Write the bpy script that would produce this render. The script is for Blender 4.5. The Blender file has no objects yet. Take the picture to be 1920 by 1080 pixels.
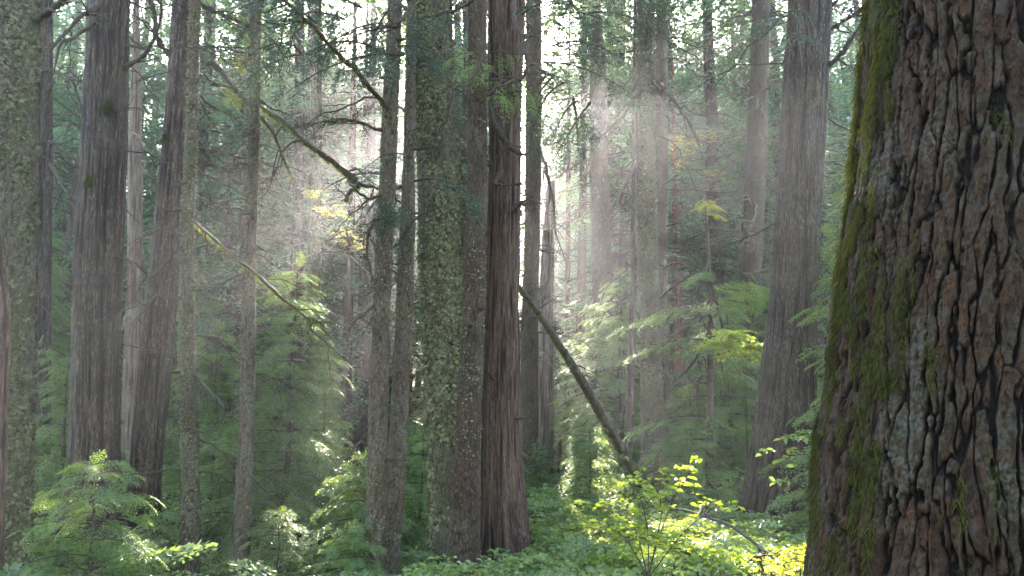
import bpy, math, random
import numpy as np
R = math.radians
sc = bpy.context.scene
COL = sc.collection

# ------------------------------------------------------------------ camera
CAM = np.array([0.0, 0.0, 1.6]); PITCH = R(7.4); F = 1387.0
cam_d = bpy.data.cameras.new("camera"); cam = bpy.data.objects.new("camera", cam_d); COL.objects.link(cam)
cam_d.sensor_width = 36.0; cam_d.lens = 36.0 * F / 1920.0
cam_d.clip_start = 0.05; cam_d.clip_end = 2000
cam.location = CAM; cam.rotation_euler = (math.pi / 2 + PITCH, 0, 0)
sc.camera = cam

# ------------------------------------------------------------------ sky, sun, exposure
SUN_EL, SUN_AZ = R(22.0), R(-2.5)          # azimuth measured from +Y (straight ahead) towards +X
w = bpy.data.worlds.new("World"); sc.world = w; w.use_nodes = True
nt = w.node_tree; nt.nodes.clear()
sky = nt.nodes.new("ShaderNodeTexSky"); sky.sky_type = 'NISHITA'; sky.sun_disc = False
sky.sun_elevation = SUN_EL; sky.sun_rotation = SUN_AZ; sky.air_density = 1.0; sky.dust_density = 1.2; sky.ozone_density = 0.75
bg = nt.nodes.new("ShaderNodeBackground"); bg.inputs[1].default_value = 0.15
wo = nt.nodes.new("ShaderNodeOutputWorld")
nt.links.new(sky.outputs[0], bg.inputs[0]); nt.links.new(bg.outputs[0], wo.inputs[0])
sl = bpy.data.lights.new("sun", 'SUN'); so = bpy.data.objects.new("sun", sl); COL.objects.link(so)
sl.energy = 5.0; sl.angle = R(0.5); sl.color = (1.0, 0.93, 0.82)
so.location = (0, 20, 40); so.rotation_euler = (-(math.pi / 2 - SUN_EL), 0, -SUN_AZ)
sc.view_settings.view_transform = 'Standard'; sc.view_settings.look = 'None'
sc.view_settings.exposure = 4.2; sc.view_settings.gamma = 1.0; sc.view_settings.use_curve_mapping = False
cy = sc.cycles
cy.max_bounces = 6; cy.diffuse_bounces = 3; cy.glossy_bounces = 1; cy.transmission_bounces = 3
cy.volume_bounces = 1; cy.transparent_max_bounces = 8; cy.use_denoising = True
cy.sample_clamp_indirect = 4.0; cy.caustics_reflective = False; cy.caustics_refractive = False

# ------------------------------------------------------------------ helpers
def P(px, py, d):
    """the point at distance d (along +Y) seen at pixel px, py of the 1920x1080 photograph"""
    x = (px - 960) / F; v = (540 - py) / F
    dy = math.cos(PITCH) - v * math.sin(PITCH); dz = math.sin(PITCH) + v * math.cos(PITCH)
    s = d / dy
    return np.array([x * s, d, CAM[2] + dz * s])
def MPP(d): return d / F                    # metres per photo pixel at distance d

def _h(ix, iy, iz, seed):
    h = (ix.astype(np.int64) * 374761393 + iy.astype(np.int64) * 668265263 + iz.astype(np.int64) * 2147483647 + seed * 1274126177) & 0xffffffff
    h = ((h ^ (h >> 13)) * 1274126177) & 0xffffffff
    h = ((h ^ (h >> 16)) * 2246822519) & 0xffffffff
    h ^= h >> 15
    return h.astype(np.float64) / 4294967295.0
def vnoise(x, y, z, seed=0):
    x = np.asarray(x, float); y = np.asarray(y, float); z = np.asarray(z, float)
    x, y, z = np.broadcast_arrays(x, y, z)
    ix = np.floor(x); iy = np.floor(y); iz = np.floor(z)
    fx = x - ix; fy = y - iy; fz = z - iz
    fx = fx * fx * (3 - 2 * fx); fy = fy * fy * (3 - 2 * fy); fz = fz * fz * (3 - 2 * fz)
    r = 0
    for a in (0, 1):
        wa = fx if a else 1 - fx
        for b in (0, 1):
            wb = fy if b else 1 - fy
            for c in (0, 1):
                wc = fz if c else 1 - fz
                r = r + wa * wb * wc * _h(ix + a, iy + b, iz + c, seed)
    return r * 2 - 1
def fbm(x, y, z, seed=0, o=4):
    r = 0; a = 1; s = 0
    for i in range(o):
        r = r + a * vnoise(x * 2 ** i, y * 2 ** i, z * 2 ** i, seed + i * 17); s += a; a *= 0.5
    return r / s
def worley(x, y, z, seed=0):
    ix = np.floor(x); iy = np.floor(y); iz = np.floor(z)
    F1 = np.full(x.shape, 9.0); F2 = np.full(x.shape, 9.0); ID = np.zeros(x.shape)
    for a in (-1, 0, 1):
        for b in (-1, 0, 1):
            for c in (-1, 0, 1):
                cx, cyy, cz = ix + a, iy + b, iz + c
                px = cx + _h(cx, cyy, cz, seed); py = cyy + _h(cx, cyy, cz, seed + 5); pz = cz + _h(cx, cyy, cz, seed + 9)
                d = (px - x) ** 2 + (py - y) ** 2 + (pz - z) ** 2
                cl = d < F1
                F2 = np.where(cl, F1, np.minimum(F2, d)); ID = np.where(cl, _h(cx, cyy, cz, seed + 13), ID); F1 = np.where(cl, d, F1)
    return np.sqrt(F1), np.sqrt(F2), ID
def sst(a, b, x):
    t = np.clip((x - a) / (b - a), 0, 1); return t * t * (3 - 2 * t)

def mk(name, V, Q, mats, parent=None, attrs=None, smooth=False, midx=None, T=None):
    """one mesh object from vertex array V, quad array Q and optional triangle array T"""
    me = bpy.data.meshes.new(name)
    V = np.ascontiguousarray(V, dtype=np.float32)
    Q = np.zeros((0, 4), np.int32) if Q is None or len(Q) == 0 else np.asarray(Q, dtype=np.int32)
    T = np.zeros((0, 3), np.int32) if T is None or len(T) == 0 else np.asarray(T, dtype=np.int32)
    nq, nt_ = len(Q), len(T)
    me.vertices.add(len(V)); me.vertices.foreach_set("co", V.ravel())
    me.loops.add(nq * 4 + nt_ * 3)
    me.loops.foreach_set("vertex_index", np.concatenate([Q.ravel(), T.ravel()]).astype(np.int32))
    me.polygons.add(nq + nt_)
    me.polygons.foreach_set("loop_start", np.concatenate([np.arange(nq) * 4, nq * 4 + np.arange(nt_) * 3]).astype(np.int32))
    if smooth: me.polygons.foreach_set("use_smooth", np.ones(nq + nt_, bool))
    if not isinstance(mats, (list, tuple)): mats = [mats]
    for m in mats: me.materials.append(m)
    if midx is not None: me.polygons.foreach_set("material_index", np.asarray(midx, np.int32))
    for k, a in (attrs or {}).items():
        at = me.attributes.new(k, 'FLOAT', 'POINT'); at.data.foreach_set("value", np.ascontiguousarray(a, dtype=np.float32).ravel())
    me.update(calc_edges=True)
    o = bpy.data.objects.new(name, me); COL.objects.link(o)
    if parent is not None:
        o.parent = parent
        o.matrix_parent_inverse.identity(); o.location = (-parent.location[0], -parent.location[1], -parent.location[2])
    return o
def thing(name, loc, label, cat, group=None):
    o = bpy.data.objects.new(name, None); COL.objects.link(o)
    o.empty_display_size = 0.2; o.location = tuple(float(c) for c in loc); o["label"] = label; o["category"] = cat
    if group: o["group"] = group
    return o
def tag(o, label, cat, group=None):
    o["label"] = label; o["category"] = cat
    if group: o["group"] = group
    return o
def dup(root, loc, rotz, scale=1.0, label=None, group=None):
    r = root.copy(); COL.objects.link(r); r.location = tuple(float(c) for c in loc); r.rotation_euler = (0, 0, rotz); r.scale = (scale,) * 3
    if label: r["label"] = label
    if group: r["group"] = group
    for ch in list(root.children):
        c = ch.copy(); COL.objects.link(c); c.parent = r
        for g in list(ch.children):
            d = g.copy(); COL.objects.link(d); d.parent = c
    return r

SUN_DIR = np.array([math.sin(SUN_AZ) * math.cos(SUN_EL), math.cos(SUN_AZ) * math.cos(SUN_EL), math.sin(SUN_EL)])
# gaps in the canopy that let the sun through, as rays of sun: offset to the side of the line viewer-sun, offset below it, radius (m)
GAPS = [(-1.9, 1.43, .27), (-2.9, 2.2, .28), (-2.9, -.4, .2), (-3.1, 1.0, .15), (-1.2, 3.4, .2), (-2.0, 2.9, .2), (-1.8, 4.3, .18), (1.5, .4, .16), (2.25, .33, .17), (5.2, 1.3, .25), (3.6, .3, .2),
        (1.7, 2.5, .25), (1.9, 5.9, .4), (2.3, 4.6, .4), (1.5, 5.1, .35), (2.0, 3.7, .3), (3.65, 3.6, .3), (.7, 2.0, .12)]
GP = np.array([(u, 0.0, 1.6 - v) for u, v, _ in GAPS]); GR = np.array([g_[2] for g_ in GAPS])
def in_gap(pts, extra=0.0):
    """True where a point lies within a sunlit gap"""
    pts = np.atleast_2d(pts); d = pts[:, None] - GP[None]; t = d @ SUN_DIR
    dist = np.linalg.norm(d - t[..., None] * SUN_DIR, axis=2)
    return ((dist < GR + extra) & (t > 1.0)).any(1)

class Acc:
    """collects tubes (wood) as one mesh"""
    def __init__(s): s.V = []; s.Q = []; s.n = 0
    def tube(s, pts, rad, sides=5, rough=0.0, rng=None):
        pts = np.asarray(pts, float); rad = np.asarray(rad, float); k = len(pts)
        t = np.gradient(pts, axis=0); t /= np.linalg.norm(t, axis=1)[:, None] + 1e-9
        ref = np.array([0.13, 0.2, 0.97]) if abs(t[:, 2]).mean() < 0.85 else np.array([1.0, 0.1, 0.05])
        n = np.cross(t, ref); n /= np.linalg.norm(n, axis=1)[:, None] + 1e-9; b = np.cross(t, n)
        a = np.arange(sides) * 2 * math.pi / sides
        rr = rad[:, None] * np.ones(sides)
        if rough and rng is not None: rr = rr * (1 + rough * (rng.random((k, sides)) - 0.5))
        V = pts[:, None] + rr[..., None] * (np.cos(a)[None, :, None] * n[:, None] + np.sin(a)[None, :, None] * b[:, None])
        i = np.arange(k - 1)[:, None] * sides; j = np.arange(sides)[None]; j2 = (j + 1) % sides
        s.Q.append(np.stack([i + j, i + j2, i + sides + j2, i + sides + j], -1).reshape(-1, 4) + s.n)
        s.V.append(V.reshape(-1, 3)); s.n += k * sides
    def arrays(s):
        if not s.V: return np.zeros((0, 3)), np.zeros((0, 4), int)
        return np.concatenate(s.V), np.concatenate(s.Q)

def smooth_path(pts, n):
    """Catmull-Rom through rows of pts (any number of columns), n samples"""
    pts = np.asarray(pts, float)
    k = len(pts)
    if k == 2: t = np.linspace(0, 1, n)[:, None]; return pts[0] * (1 - t) + pts[1] * t
    p = np.vstack([2 * pts[0] - pts[1], pts, 2 * pts[-1] - pts[-2]])
    u = np.linspace(0, k - 1 - 1e-9, n); i = u.astype(int); f = (u - i)[:, None]
    a, b, c, d = p[i], p[i + 1], p[i + 2], p[i + 3]
    return 0.5 * (2 * b + (c - a) * f + (2 * a - 5 * b + 4 * c - d) * f ** 2 + (3 * b - a - 3 * c + d) * f ** 3)

# ------------------------------------------------------------------ materials
class NT:
    def __init__(s, name):
        s.m = bpy.data.materials.new(name); s.m.use_nodes = True; s.t = s.m.node_tree; s.t.nodes.clear()
        s.out = s.t.nodes.new("ShaderNodeOutputMaterial")
    def n(s, typ, **kw):
        x = s.t.nodes.new(typ)
        for k, v in kw.items():
            if k.startswith("i_"): x.inputs[k[2:].replace("_", " ")].default_value = v
            else: setattr(x, k, v)
        return x
    def l(s, a, b): s.t.links.new(a, b)
    def attr(s, name): return s.n("ShaderNodeAttribute", attribute_name=name).outputs["Fac"]
    def noise(s, scale, vec=None, detail=4, rough=0.6):
        x = s.n("ShaderNodeTexNoise"); x.inputs["Scale"].default_value = scale; x.inputs["Detail"].default_value = detail; x.inputs["Roughness"].default_value = rough
        if vec is not None: s.l(vec, x.inputs["Vector"])
        return x.outputs["Fac"]
    def mapping(s, scale):
        tc = s.n("ShaderNodeTexCoord"); mp = s.n("ShaderNodeMapping"); mp.inputs["Scale"].default_value = scale
        s.l(tc.outputs["Object"], mp.inputs["Vector"]); return mp.outputs[0]
    def ramp(s, fac, a, b):
        x = s.n("ShaderNodeMapRange"); x.inputs["From Min"].default_value = a; x.inputs["From Max"].default_value = b; s.l(fac, x.inputs["Value"]); return x.outputs[0]
    def mix(s, fac, a, b):
        x = s.n("ShaderNodeMix", data_type='RGBA')
        for sock, v in ((x.inputs[0], fac), (x.inputs[6], a), (x.inputs[7], b)):
            if isinstance(v, (int, float)): sock.default_value = v
            elif isinstance(v, (tuple, list)): sock.default_value = (*v, 1) if len(v) == 3 else v
            else: s.l(v, sock)
        return x.outputs[2]
    def math(s, op, a, b=0.0):
        x = s.n("ShaderNodeMath", operation=op)
        for i, v in enumerate((a, b)):
            if isinstance(v, (int, float)): x.inputs[i].default_value = v
            else: s.l(v, x.inputs[i])
        return x.outputs[0]

def bark_mat(name, ridge, ridge2, fissure, moss=(0.07, 0.10, 0.02), lich=(0.33, 0.36, 0.30), stretch=6.0, sc1=30.0, bump=0.6, fleck=(0.42, 0.38, 0.34), fleck_amt=0.5, cells=0, streak=0):
    wc_ = lambda c: (c[0] * .90, c[1] * .73, c[2] * .60)      # brown, not grey
    ridge, ridge2, fissure = wc_(ridge), wc_(ridge2), wc_(fissure)
    t = NT(name)
    vs = t.mapping((1, 1, 1 / stretch)); v1 = t.mapping((1, 1, 1))
    h = t.attr("hgt"); ms = t.attr("moss"); lc = t.attr("lich")
    n1 = t.noise(sc1, vs, 5, 0.65); n2 = t.noise(3.0, v1, 3); n3 = t.noise(sc1 * 2.2, vs, 4, 0.7)
    base = t.mix(t.ramp(n2, 0.35, 0.65), ridge, ridge2)
    if streak:            # fibrous strips of differing age: grey outer, brown inner bark
        n4 = t.noise(22, t.mapping((1, 1, .05)), 4, 0.75); base = t.mix(t.ramp(n4, 0.47, 0.56), t.mix(0.6, base, fissure), base)
        base = t.mix(t.ramp(t.noise(90, t.mapping((1, 1, .07)), 2, 0.8), 0.52, 0.60), base, t.mix(0.35, base, fleck))
    if cells:
        vn = t.n("ShaderNodeTexVoronoi"); vn.inputs["Scale"].default_value = cells; t.l(t.mapping((1, 1, .45)), vn.inputs["Vector"])
        sp_ = t.n("ShaderNodeSeparateColor"); t.l(vn.outputs["Color"], sp_.inputs[0])
        base = t.mix(t.ramp(sp_.outputs[0], .3, .9), base, (0.070, 0.033, 0.015)); base = t.mix(t.ramp(sp_.outputs[1], .45, 1.0), base, (0.062, 0.047, 0.031))
    base = t.mix(t.ramp(n1, 0.35, 0.62), t.mix(0.45, base, fissure), base)
    base = t.mix(t.ramp(h, 0.55, 0.1), base, fissure)
    # pale weathered flecks on the outer bark
    fl = t.math('MULTIPLY', t.ramp(n3, 0.57, 0.63), t.math('MULTIPLY', t.ramp(h, 0.4, 0.8), fleck_amt))
    base = t.mix(fl, base, fleck)
    ln = t.math('MULTIPLY', t.ramp(t.noise(60, v1, 3, 0.7), 0.42, 0.6), lc)
    base = t.mix(ln, base, lich)
    mcol = t.mix(t.ramp(t.noise(40, v1, 3), 0.35, 0.65), tuple(c * 0.55 for c in moss), tuple(min(1, c * 1.5) for c in moss))
    mf = t.ramp(t.math('ADD', ms, t.math('MULTIPLY', t.math('SUBTRACT', t.noise(50, v1, 3, .7), 0.5), 1.0)), 0.35, 0.65)
    base = t.mix(mf, base, mcol)
    bs = t.n("ShaderNodeBsdfPrincipled"); bs.inputs["Roughness"].default_value = 0.85; bs.inputs["Specular IOR Level"].default_value = 0.25
    t.l(base, bs.inputs["Base Color"])
    bp = t.n("ShaderNodeBump"); bp.inputs["Strength"].default_value = bump; bp.inputs["Distance"].default_value = 0.02
    hh = t.math('ADD', t.math('MULTIPLY', n1, 0.6), t.math('MULTIPLY', n3, 0.4))
    t.l(hh, bp.inputs["Height"]); t.l(bp.outputs[0], bs.inputs["Normal"])
    t.l(bs.outputs[0], t.out.inputs[0]); return t.m

M_CEDAR = bark_mat("cedar_bark", (0.088, 0.063, 0.043), (0.060, 0.043, 0.030), (0.016, 0.009, 0.006), stretch=8, sc1=52, fleck=(0.25, 0.215, 0.18), fleck_amt=.9, streak=1, bump=1.0)
M_REDCEDAR = bark_mat("red_cedar_bark", (0.160, 0.108, 0.082), (0.12, 0.080, 0.060), (0.020, 0.009, 0.006), stretch=9, sc1=52, fleck=(0.23, 0.19, 0.16), fleck_amt=0.7, streak=1, bump=1.0)
M_HEM = bark_mat("hemlock_bark", (0.12, 0.093, 0.070), (0.085, 0.068, 0.050), (0.020, 0.014, 0.010), stretch=2.5, sc1=45, lich=(0.17, 0.17, 0.115), fleck=(0.3, 0.29, 0.25), fleck_amt=0.6)
M_DARK = bark_mat("dark_hemlock_bark", (0.080, 0.056, 0.040), (0.055, 0.040, 0.029), (0.012, 0.008, 0.006), stretch=2.5, sc1=45, lich=(0.15, 0.15, 0.10), fleck=(0.22, 0.2, 0.17), fleck_amt=0.5)
M_LICH = bark_mat("lichened_bark", (0.105, 0.088, 0.058), (0.075, 0.064, 0.042), (0.016, 0.012, 0.007), stretch=1.6, sc1=40, lich=(0.14, 0.145, 0.09), moss=(0.055, 0.058, 0.018), fleck_amt=0.5)
M_NEAR = bark_mat("plated_bark", (0.050, 0.030, 0.016), (0.036, 0.021, 0.012), (0.007, 0.004, 0.0025), stretch=1.6, sc1=70, bump=1.0, lich=(0.16, 0.19, 0.15), moss=(0.045, 0.055, 0.007), fleck=(0.085, 0.060, 0.040), fleck_amt=0.5, cells=55)
M_GREY = bark_mat("weathered_wood", (0.22, 0.195, 0.18), (0.17, 0.15, 0.14), (0.07, 0.04, 0.03), stretch=14, sc1=30, fleck=(0.45, 0.43, 0.42))
M_RED = bark_mat("rotting_red_wood", (0.26, 0.12, 0.07), (0.20, 0.10, 0.07), (0.07, 0.03, 0.02), stretch=10, sc1=30, fleck=(0.4, 0.28, 0.2))
M_BG = bark_mat("far_bark", (0.10, 0.078, 0.065), (0.07, 0.056, 0.048), (0.025, 0.018, 0.014), stretch=5, sc1=20)
M_TWIG = bark_mat("twig_bark", (0.085, 0.07, 0.055), (0.06, 0.05, 0.04), (0.03, 0.024, 0.02), stretch=1, sc1=30, fleck_amt=0.2)
M_MOSSY_LIMB = bark_mat("mossy_limb_bark", (0.07, 0.06, 0.04), (0.05, 0.045, 0.03), (0.03, 0.024, 0.02), stretch=1, sc1=30, moss=(0.08, 0.09, 0.016), fleck_amt=0.2)

def leaf_mat(name, dark, light, trans=0.45, tcol=None, rough=0.45, spec=0.35, noise=0.7):
    t = NT(name)
    ti = t.attr("tint"); oi = t.n("ShaderNodeObjectInfo").outputs["Random"]
    n = t.noise(noise, t.mapping((1, 1, 1)), 3)
    f = t.math('ADD', t.math('MULTIPLY', ti, 0.6), t.math('ADD', t.math('MULTIPLY', t.math('SUBTRACT', n, 0.5), 1.2), t.math('MULTIPLY', oi, 0.3)))
    col = t.mix(t.ramp(f, 0.0, 0.95), dark, light)
    bs = t.n("ShaderNodeBsdfPrincipled"); bs.inputs["Roughness"].default_value = rough; bs.inputs["Specular IOR Level"].default_value = spec
    t.l(col, bs.inputs["Base Color"])
    tr = t.n("ShaderNodeBsdfTranslucent")
    tc = t.mix(1.0, col, tcol or (1.6, 1.5, 0.6)); t.t.nodes[-1].blend_type = 'MULTIPLY'
    t.l(tc, tr.inputs["Color"])
    mx = t.n("ShaderNodeMixShader"); mx.inputs[0].default_value = trans
    t.l(bs.outputs[0], mx.inputs[1]); t.l(tr.outputs[0], mx.inputs[2]); t.l(mx.outputs[0], t.out.inputs[0])
    return t.m
M_HL = leaf_mat("hemlock_needles", (0.045, 0.085, 0.035), (0.20, 0.28, 0.10), 0.45)
M_FAR = leaf_mat("far_needles", (0.040, 0.075, 0.045), (0.14, 0.19, 0.10), 0.45, (1.35, 1.4, 0.85), noise=0.3)
M_CL = leaf_mat("cedar_needles", (0.020, 0.048, 0.042), (0.060, 0.11, 0.065), 0.3)
M_YG = leaf_mat("huckleberry_leaves", (0.11, 0.17, 0.03), (0.30, 0.36, 0.05), 0.5, (1.8, 1.7, 0.5))
M_GC = leaf_mat("ground_cover_leaves", (0.07, 0.13, 0.045), (0.27, 0.32, 0.12), 0.4)
M_YEL = leaf_mat("yellow_leaves", (0.30, 0.34, 0.04), (0.50, 0.44, 0.05), 0.5, (1.5, 1.4, 0.7))
M_LIME = leaf_mat("lime_leaves", (0.17, 0.23, 0.04), (0.34, 0.40, 0.07), 0.5, (1.5, 1.4, 0.7))
M_ORG = leaf_mat("orange_leaves", (0.20, 0.20, 0.08), (0.32, 0.29, 0.11), 0.5, (1.4, 1.3, 0.8))
M_MOSS = leaf_mat("hanging_moss", (0.07, 0.08, 0.014), (0.19, 0.20, 0.035), 0.35, (1.4, 1.4, 0.7), 0.9, 0.1, 8)
M_DMOSS = leaf_mat("cushion_moss", (0.026, 0.028, 0.007), (0.085, 0.088, 0.017), 0.25, (1.4, 1.4, 0.7), 0.9, 0.1, 8)
M_LICHEN = leaf_mat("leafy_lichen", (0.050, 0.050, 0.024), (0.23, 0.215, 0.115), 0.1, (1, 1, 1), 0.9, 0.1, 6)
def ground_mat():
    t = NT("forest_floor"); v = t.mapping((1, 1, 1))
    c = t.mix(t.ramp(t.noise(9, v, 6, 0.7), 0.35, 0.65), (0.045, 0.028, 0.018), (0.15, 0.085, 0.05))
    c = t.mix(t.ramp(t.noise(70, v, 3, 0.8), 0.5, 0.7), c, (0.21, 0.14, 0.08))
    c = t.mix(t.ramp(t.noise(1.3, v, 4), 0.45, 0.6), c, (0.05, 0.08, 0.02))
    bs = t.n("ShaderNodeBsdfPrincipled"); bs.inputs["Roughness"].default_value = 0.95; t.l(c, bs.inputs["Base Color"])
    bp = t.n("ShaderNodeBump"); bp.inputs["Strength"].default_value = 1.0; bp.inputs["Distance"].default_value = 0.05
    t.l(t.noise(25, v, 6, 0.7), bp.inputs["Height"]); t.l(bp.outputs[0], bs.inputs["Normal"]); t.l(bs.outputs[0], t.out.inputs[0]); return t.m
M_GROUND = ground_mat()

# ------------------------------------------------------------------ ground
_anch = [P(*a) for a in ((30, 1150, 7), (70, 1010, 11), (175, 985, 9), (268, 1015, 9.5), (357, 1170, 8), (455, 1170, 8), (250, 930, 14), (580, 935, 18),
         (650, 905, 25), (700, 1150, 7), (728, 1150, 7.2), (835, 1115, 7.5), (870, 1075, 6.8), (950, 1043, 8), (990, 962, 15), (1020, 935, 17),
         (1095, 880, 24), (1225, 925, 13), (1268, 860, 22), (1332, 945, 12), (1395, 850, 17), (1465, 975, 10), (1170, 1120, 5), (1400, 1120, 5),
         (600, 1150, 6), (400, 960, 13), (1500, 880, 14), (200, 1150, 5), (1000, 1130, 5.5))]
_anch += [np.array(a, float) for a in ((0, 0, 0), (2, 2, 0.0), (-2, 2, -0.1), (0, -8, 0.2), (-8, 0, -1.0), (8, 0, 0.8), (-20, 10, -1.5), (20, 12, 2.0), (1.8, 2.6, -0.02),
          (0, 35, -0.8), (-18, 35, -1.2), (18, 35, 1.2), (0, 55, 1.5), (-35, 55, 1.5), (35, 55, 4), (0, 85, 6), (-50, 85, 6), (50, 85, 8), (0, 120, 12), (-80, 120, 12), (80, 120, 14), (-70, 30, 0), (70, 30, 5), (0, -40, 0), (60, -40, 2), (-60, -40, -2))]
_anch = np.array(_anch)
def gz(x, y):
    x = np.asarray(x, float); y = np.asarray(y, float)
    d2 = (x[..., None] - _anch[:, 0]) ** 2 + (y[..., None] - _anch[:, 1]) ** 2
    wgt = 1 / (d2 + 0.25 + 0.002 * (x[..., None] ** 2 + y[..., None] ** 2)) ** 1.6
    z = (wgt * _anch[:, 2]).sum(-1) / wgt.sum(-1)
    return z + 0.05 * vnoise(x * 1.1, y * 1.1, 0 * x, 3) + 0.25 * vnoise(x * 0.15, y * 0.15, 0 * x, 4) * sst(12, 30, y)
def grid_axis(lo, hi, fine_lo, fine_hi, f, c):
    return np.concatenate([np.arange(lo, fine_lo, c), np.arange(fine_lo, fine_hi, f), np.arange(fine_hi, hi + c, c)])
gx = grid_axis(-260, 260, -14, 14, 0.12, 4.0); gy = grid_axis(-80, 300, 0, 30, 0.15, 4.0)
X, Y = np.meshgrid(gx, gy)
Z = gz(X, Y) + 0.02 * fbm(X * 4, Y * 4, 0 * X, 8, 3)
nx, ny = len(gx), len(gy)
ii = (np.arange(ny - 1)[:, None] * nx + np.arange(nx - 1)[None]).reshape(-1)
g = mk("ground", np.stack([X, Y, Z], -1).reshape(-1, 3), np.stack([ii, ii + 1, ii + nx + 1, ii + nx], -1), M_GROUND, smooth=True)
g["kind"] = "structure"
def gz1(x, y): return float(gz(np.array([x]), np.array([y]))[0])

# ------------------------------------------------------------------ bark and trunks
def bark(style, cx, cyy, z, R_, seed):
    """displacement (m, outwards) and 0..1 height of a bark style; cx, cyy are points on the round trunk"""
    if style == 'cedar':
        wx = 0.03 * fbm(cx * 3, cyy * 3, z * 0.9, seed, 2); wy = 0.03 * fbm(cx * 3, cyy * 3, z * 0.9, seed + 40, 2)
        a = 1 - abs(vnoise((cx + wx) * 26, (cyy + wy) * 26, z * 1.2, seed + 1)) * 1.6
        b = 1 - abs(vnoise((cx + wx) * 52, (cyy + wy) * 52, z * 3.2, seed + 2)) * 1.6
        c = vnoise(cx * 9, cyy * 9, z * 0.6, seed + 3)
        h = np.clip(0.5 * a + 0.3 * b + 0.12 * c + 0.1, 0, 1)
        return (h - 0.5) * 0.030 + 0.012 * c, h
    if style == 'plate':
        jx = 0.016 * fbm(cx * 28, cyy * 28, z * 16, seed + 50, 3); wx = 0.055 * fbm(cx * 5, cyy * 5, z * 2.0, seed, 3) + jx; wy = 0.055 * fbm(cx * 5, cyy * 5, z * 2.0, seed + 40, 3) + jx
        f1, f2, i1 = worley((cx + wx) / 0.042, (cyy + wy) / 0.042, (z + wx * 2) / 0.55, seed + 1)
        g1, g2, i2 = worley((cx + wx * 1.3) / 0.026, (cyy + wy * 1.3) / 0.024, (z + jx * 2) / 0.11, seed + 2)
        q1, q2, i3 = worley((cx - jx) / 0.011, (cyy - jx) / 0.011, (z + jx * 2) / 0.020, seed + 6)
        pl = sst(-0.02, 0.15, f2 - f1 + 0.18 * fbm(cx * 45, cyy * 45, z * 22, seed + 3, 3))
        nn = fbm(cx * 16, cyy * 16, z * 7, seed + 71, 5) * 3.4 + 0.5 * (i2 - .5)
        q = nn * 2.8 + 5; terr = np.clip((np.floor(q) + sst(0.88, 1.0, q - np.floor(q))) / 10, 0, 1)
        h = np.clip(pl * (0.22 + 0.50 * terr + 0.16 * i1 + 0.12 * i2 * sst(0.0, .12, g2 - g1) + 0.16 * i3), 0, 1)
        return (h - 0.5) * 0.036 + 0.008 * fbm(cx * 5, cyy * 5, z * 2, seed + 4, 2) + 0.0025 * fbm(cx * 90, cyy * 90, z * 60, seed + 5, 3), h
    # 'scale': small scales and furrows of hemlock / young fir
    wx = 0.02 * fbm(cx * 8, cyy * 8, z * 3, seed, 2)
    f1, f2, i1 = worley((cx + wx) / 0.035, (cyy + wx) / 0.035, z / 0.10, seed + 1)
    n = fbm(cx * 60, cyy * 60, z * 30, seed + 2, 2)
    h = np.clip(0.25 + 0.45 * sst(0, 0.3, f2 - f1) + 0.25 * i1 * 1.0 + 0.2 * n, 0, 1)
    return (h - 0.5) * 0.022 + 0.008 * vnoise(cx * 5, cyy * 5, z * 2, seed + 4), h

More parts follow.
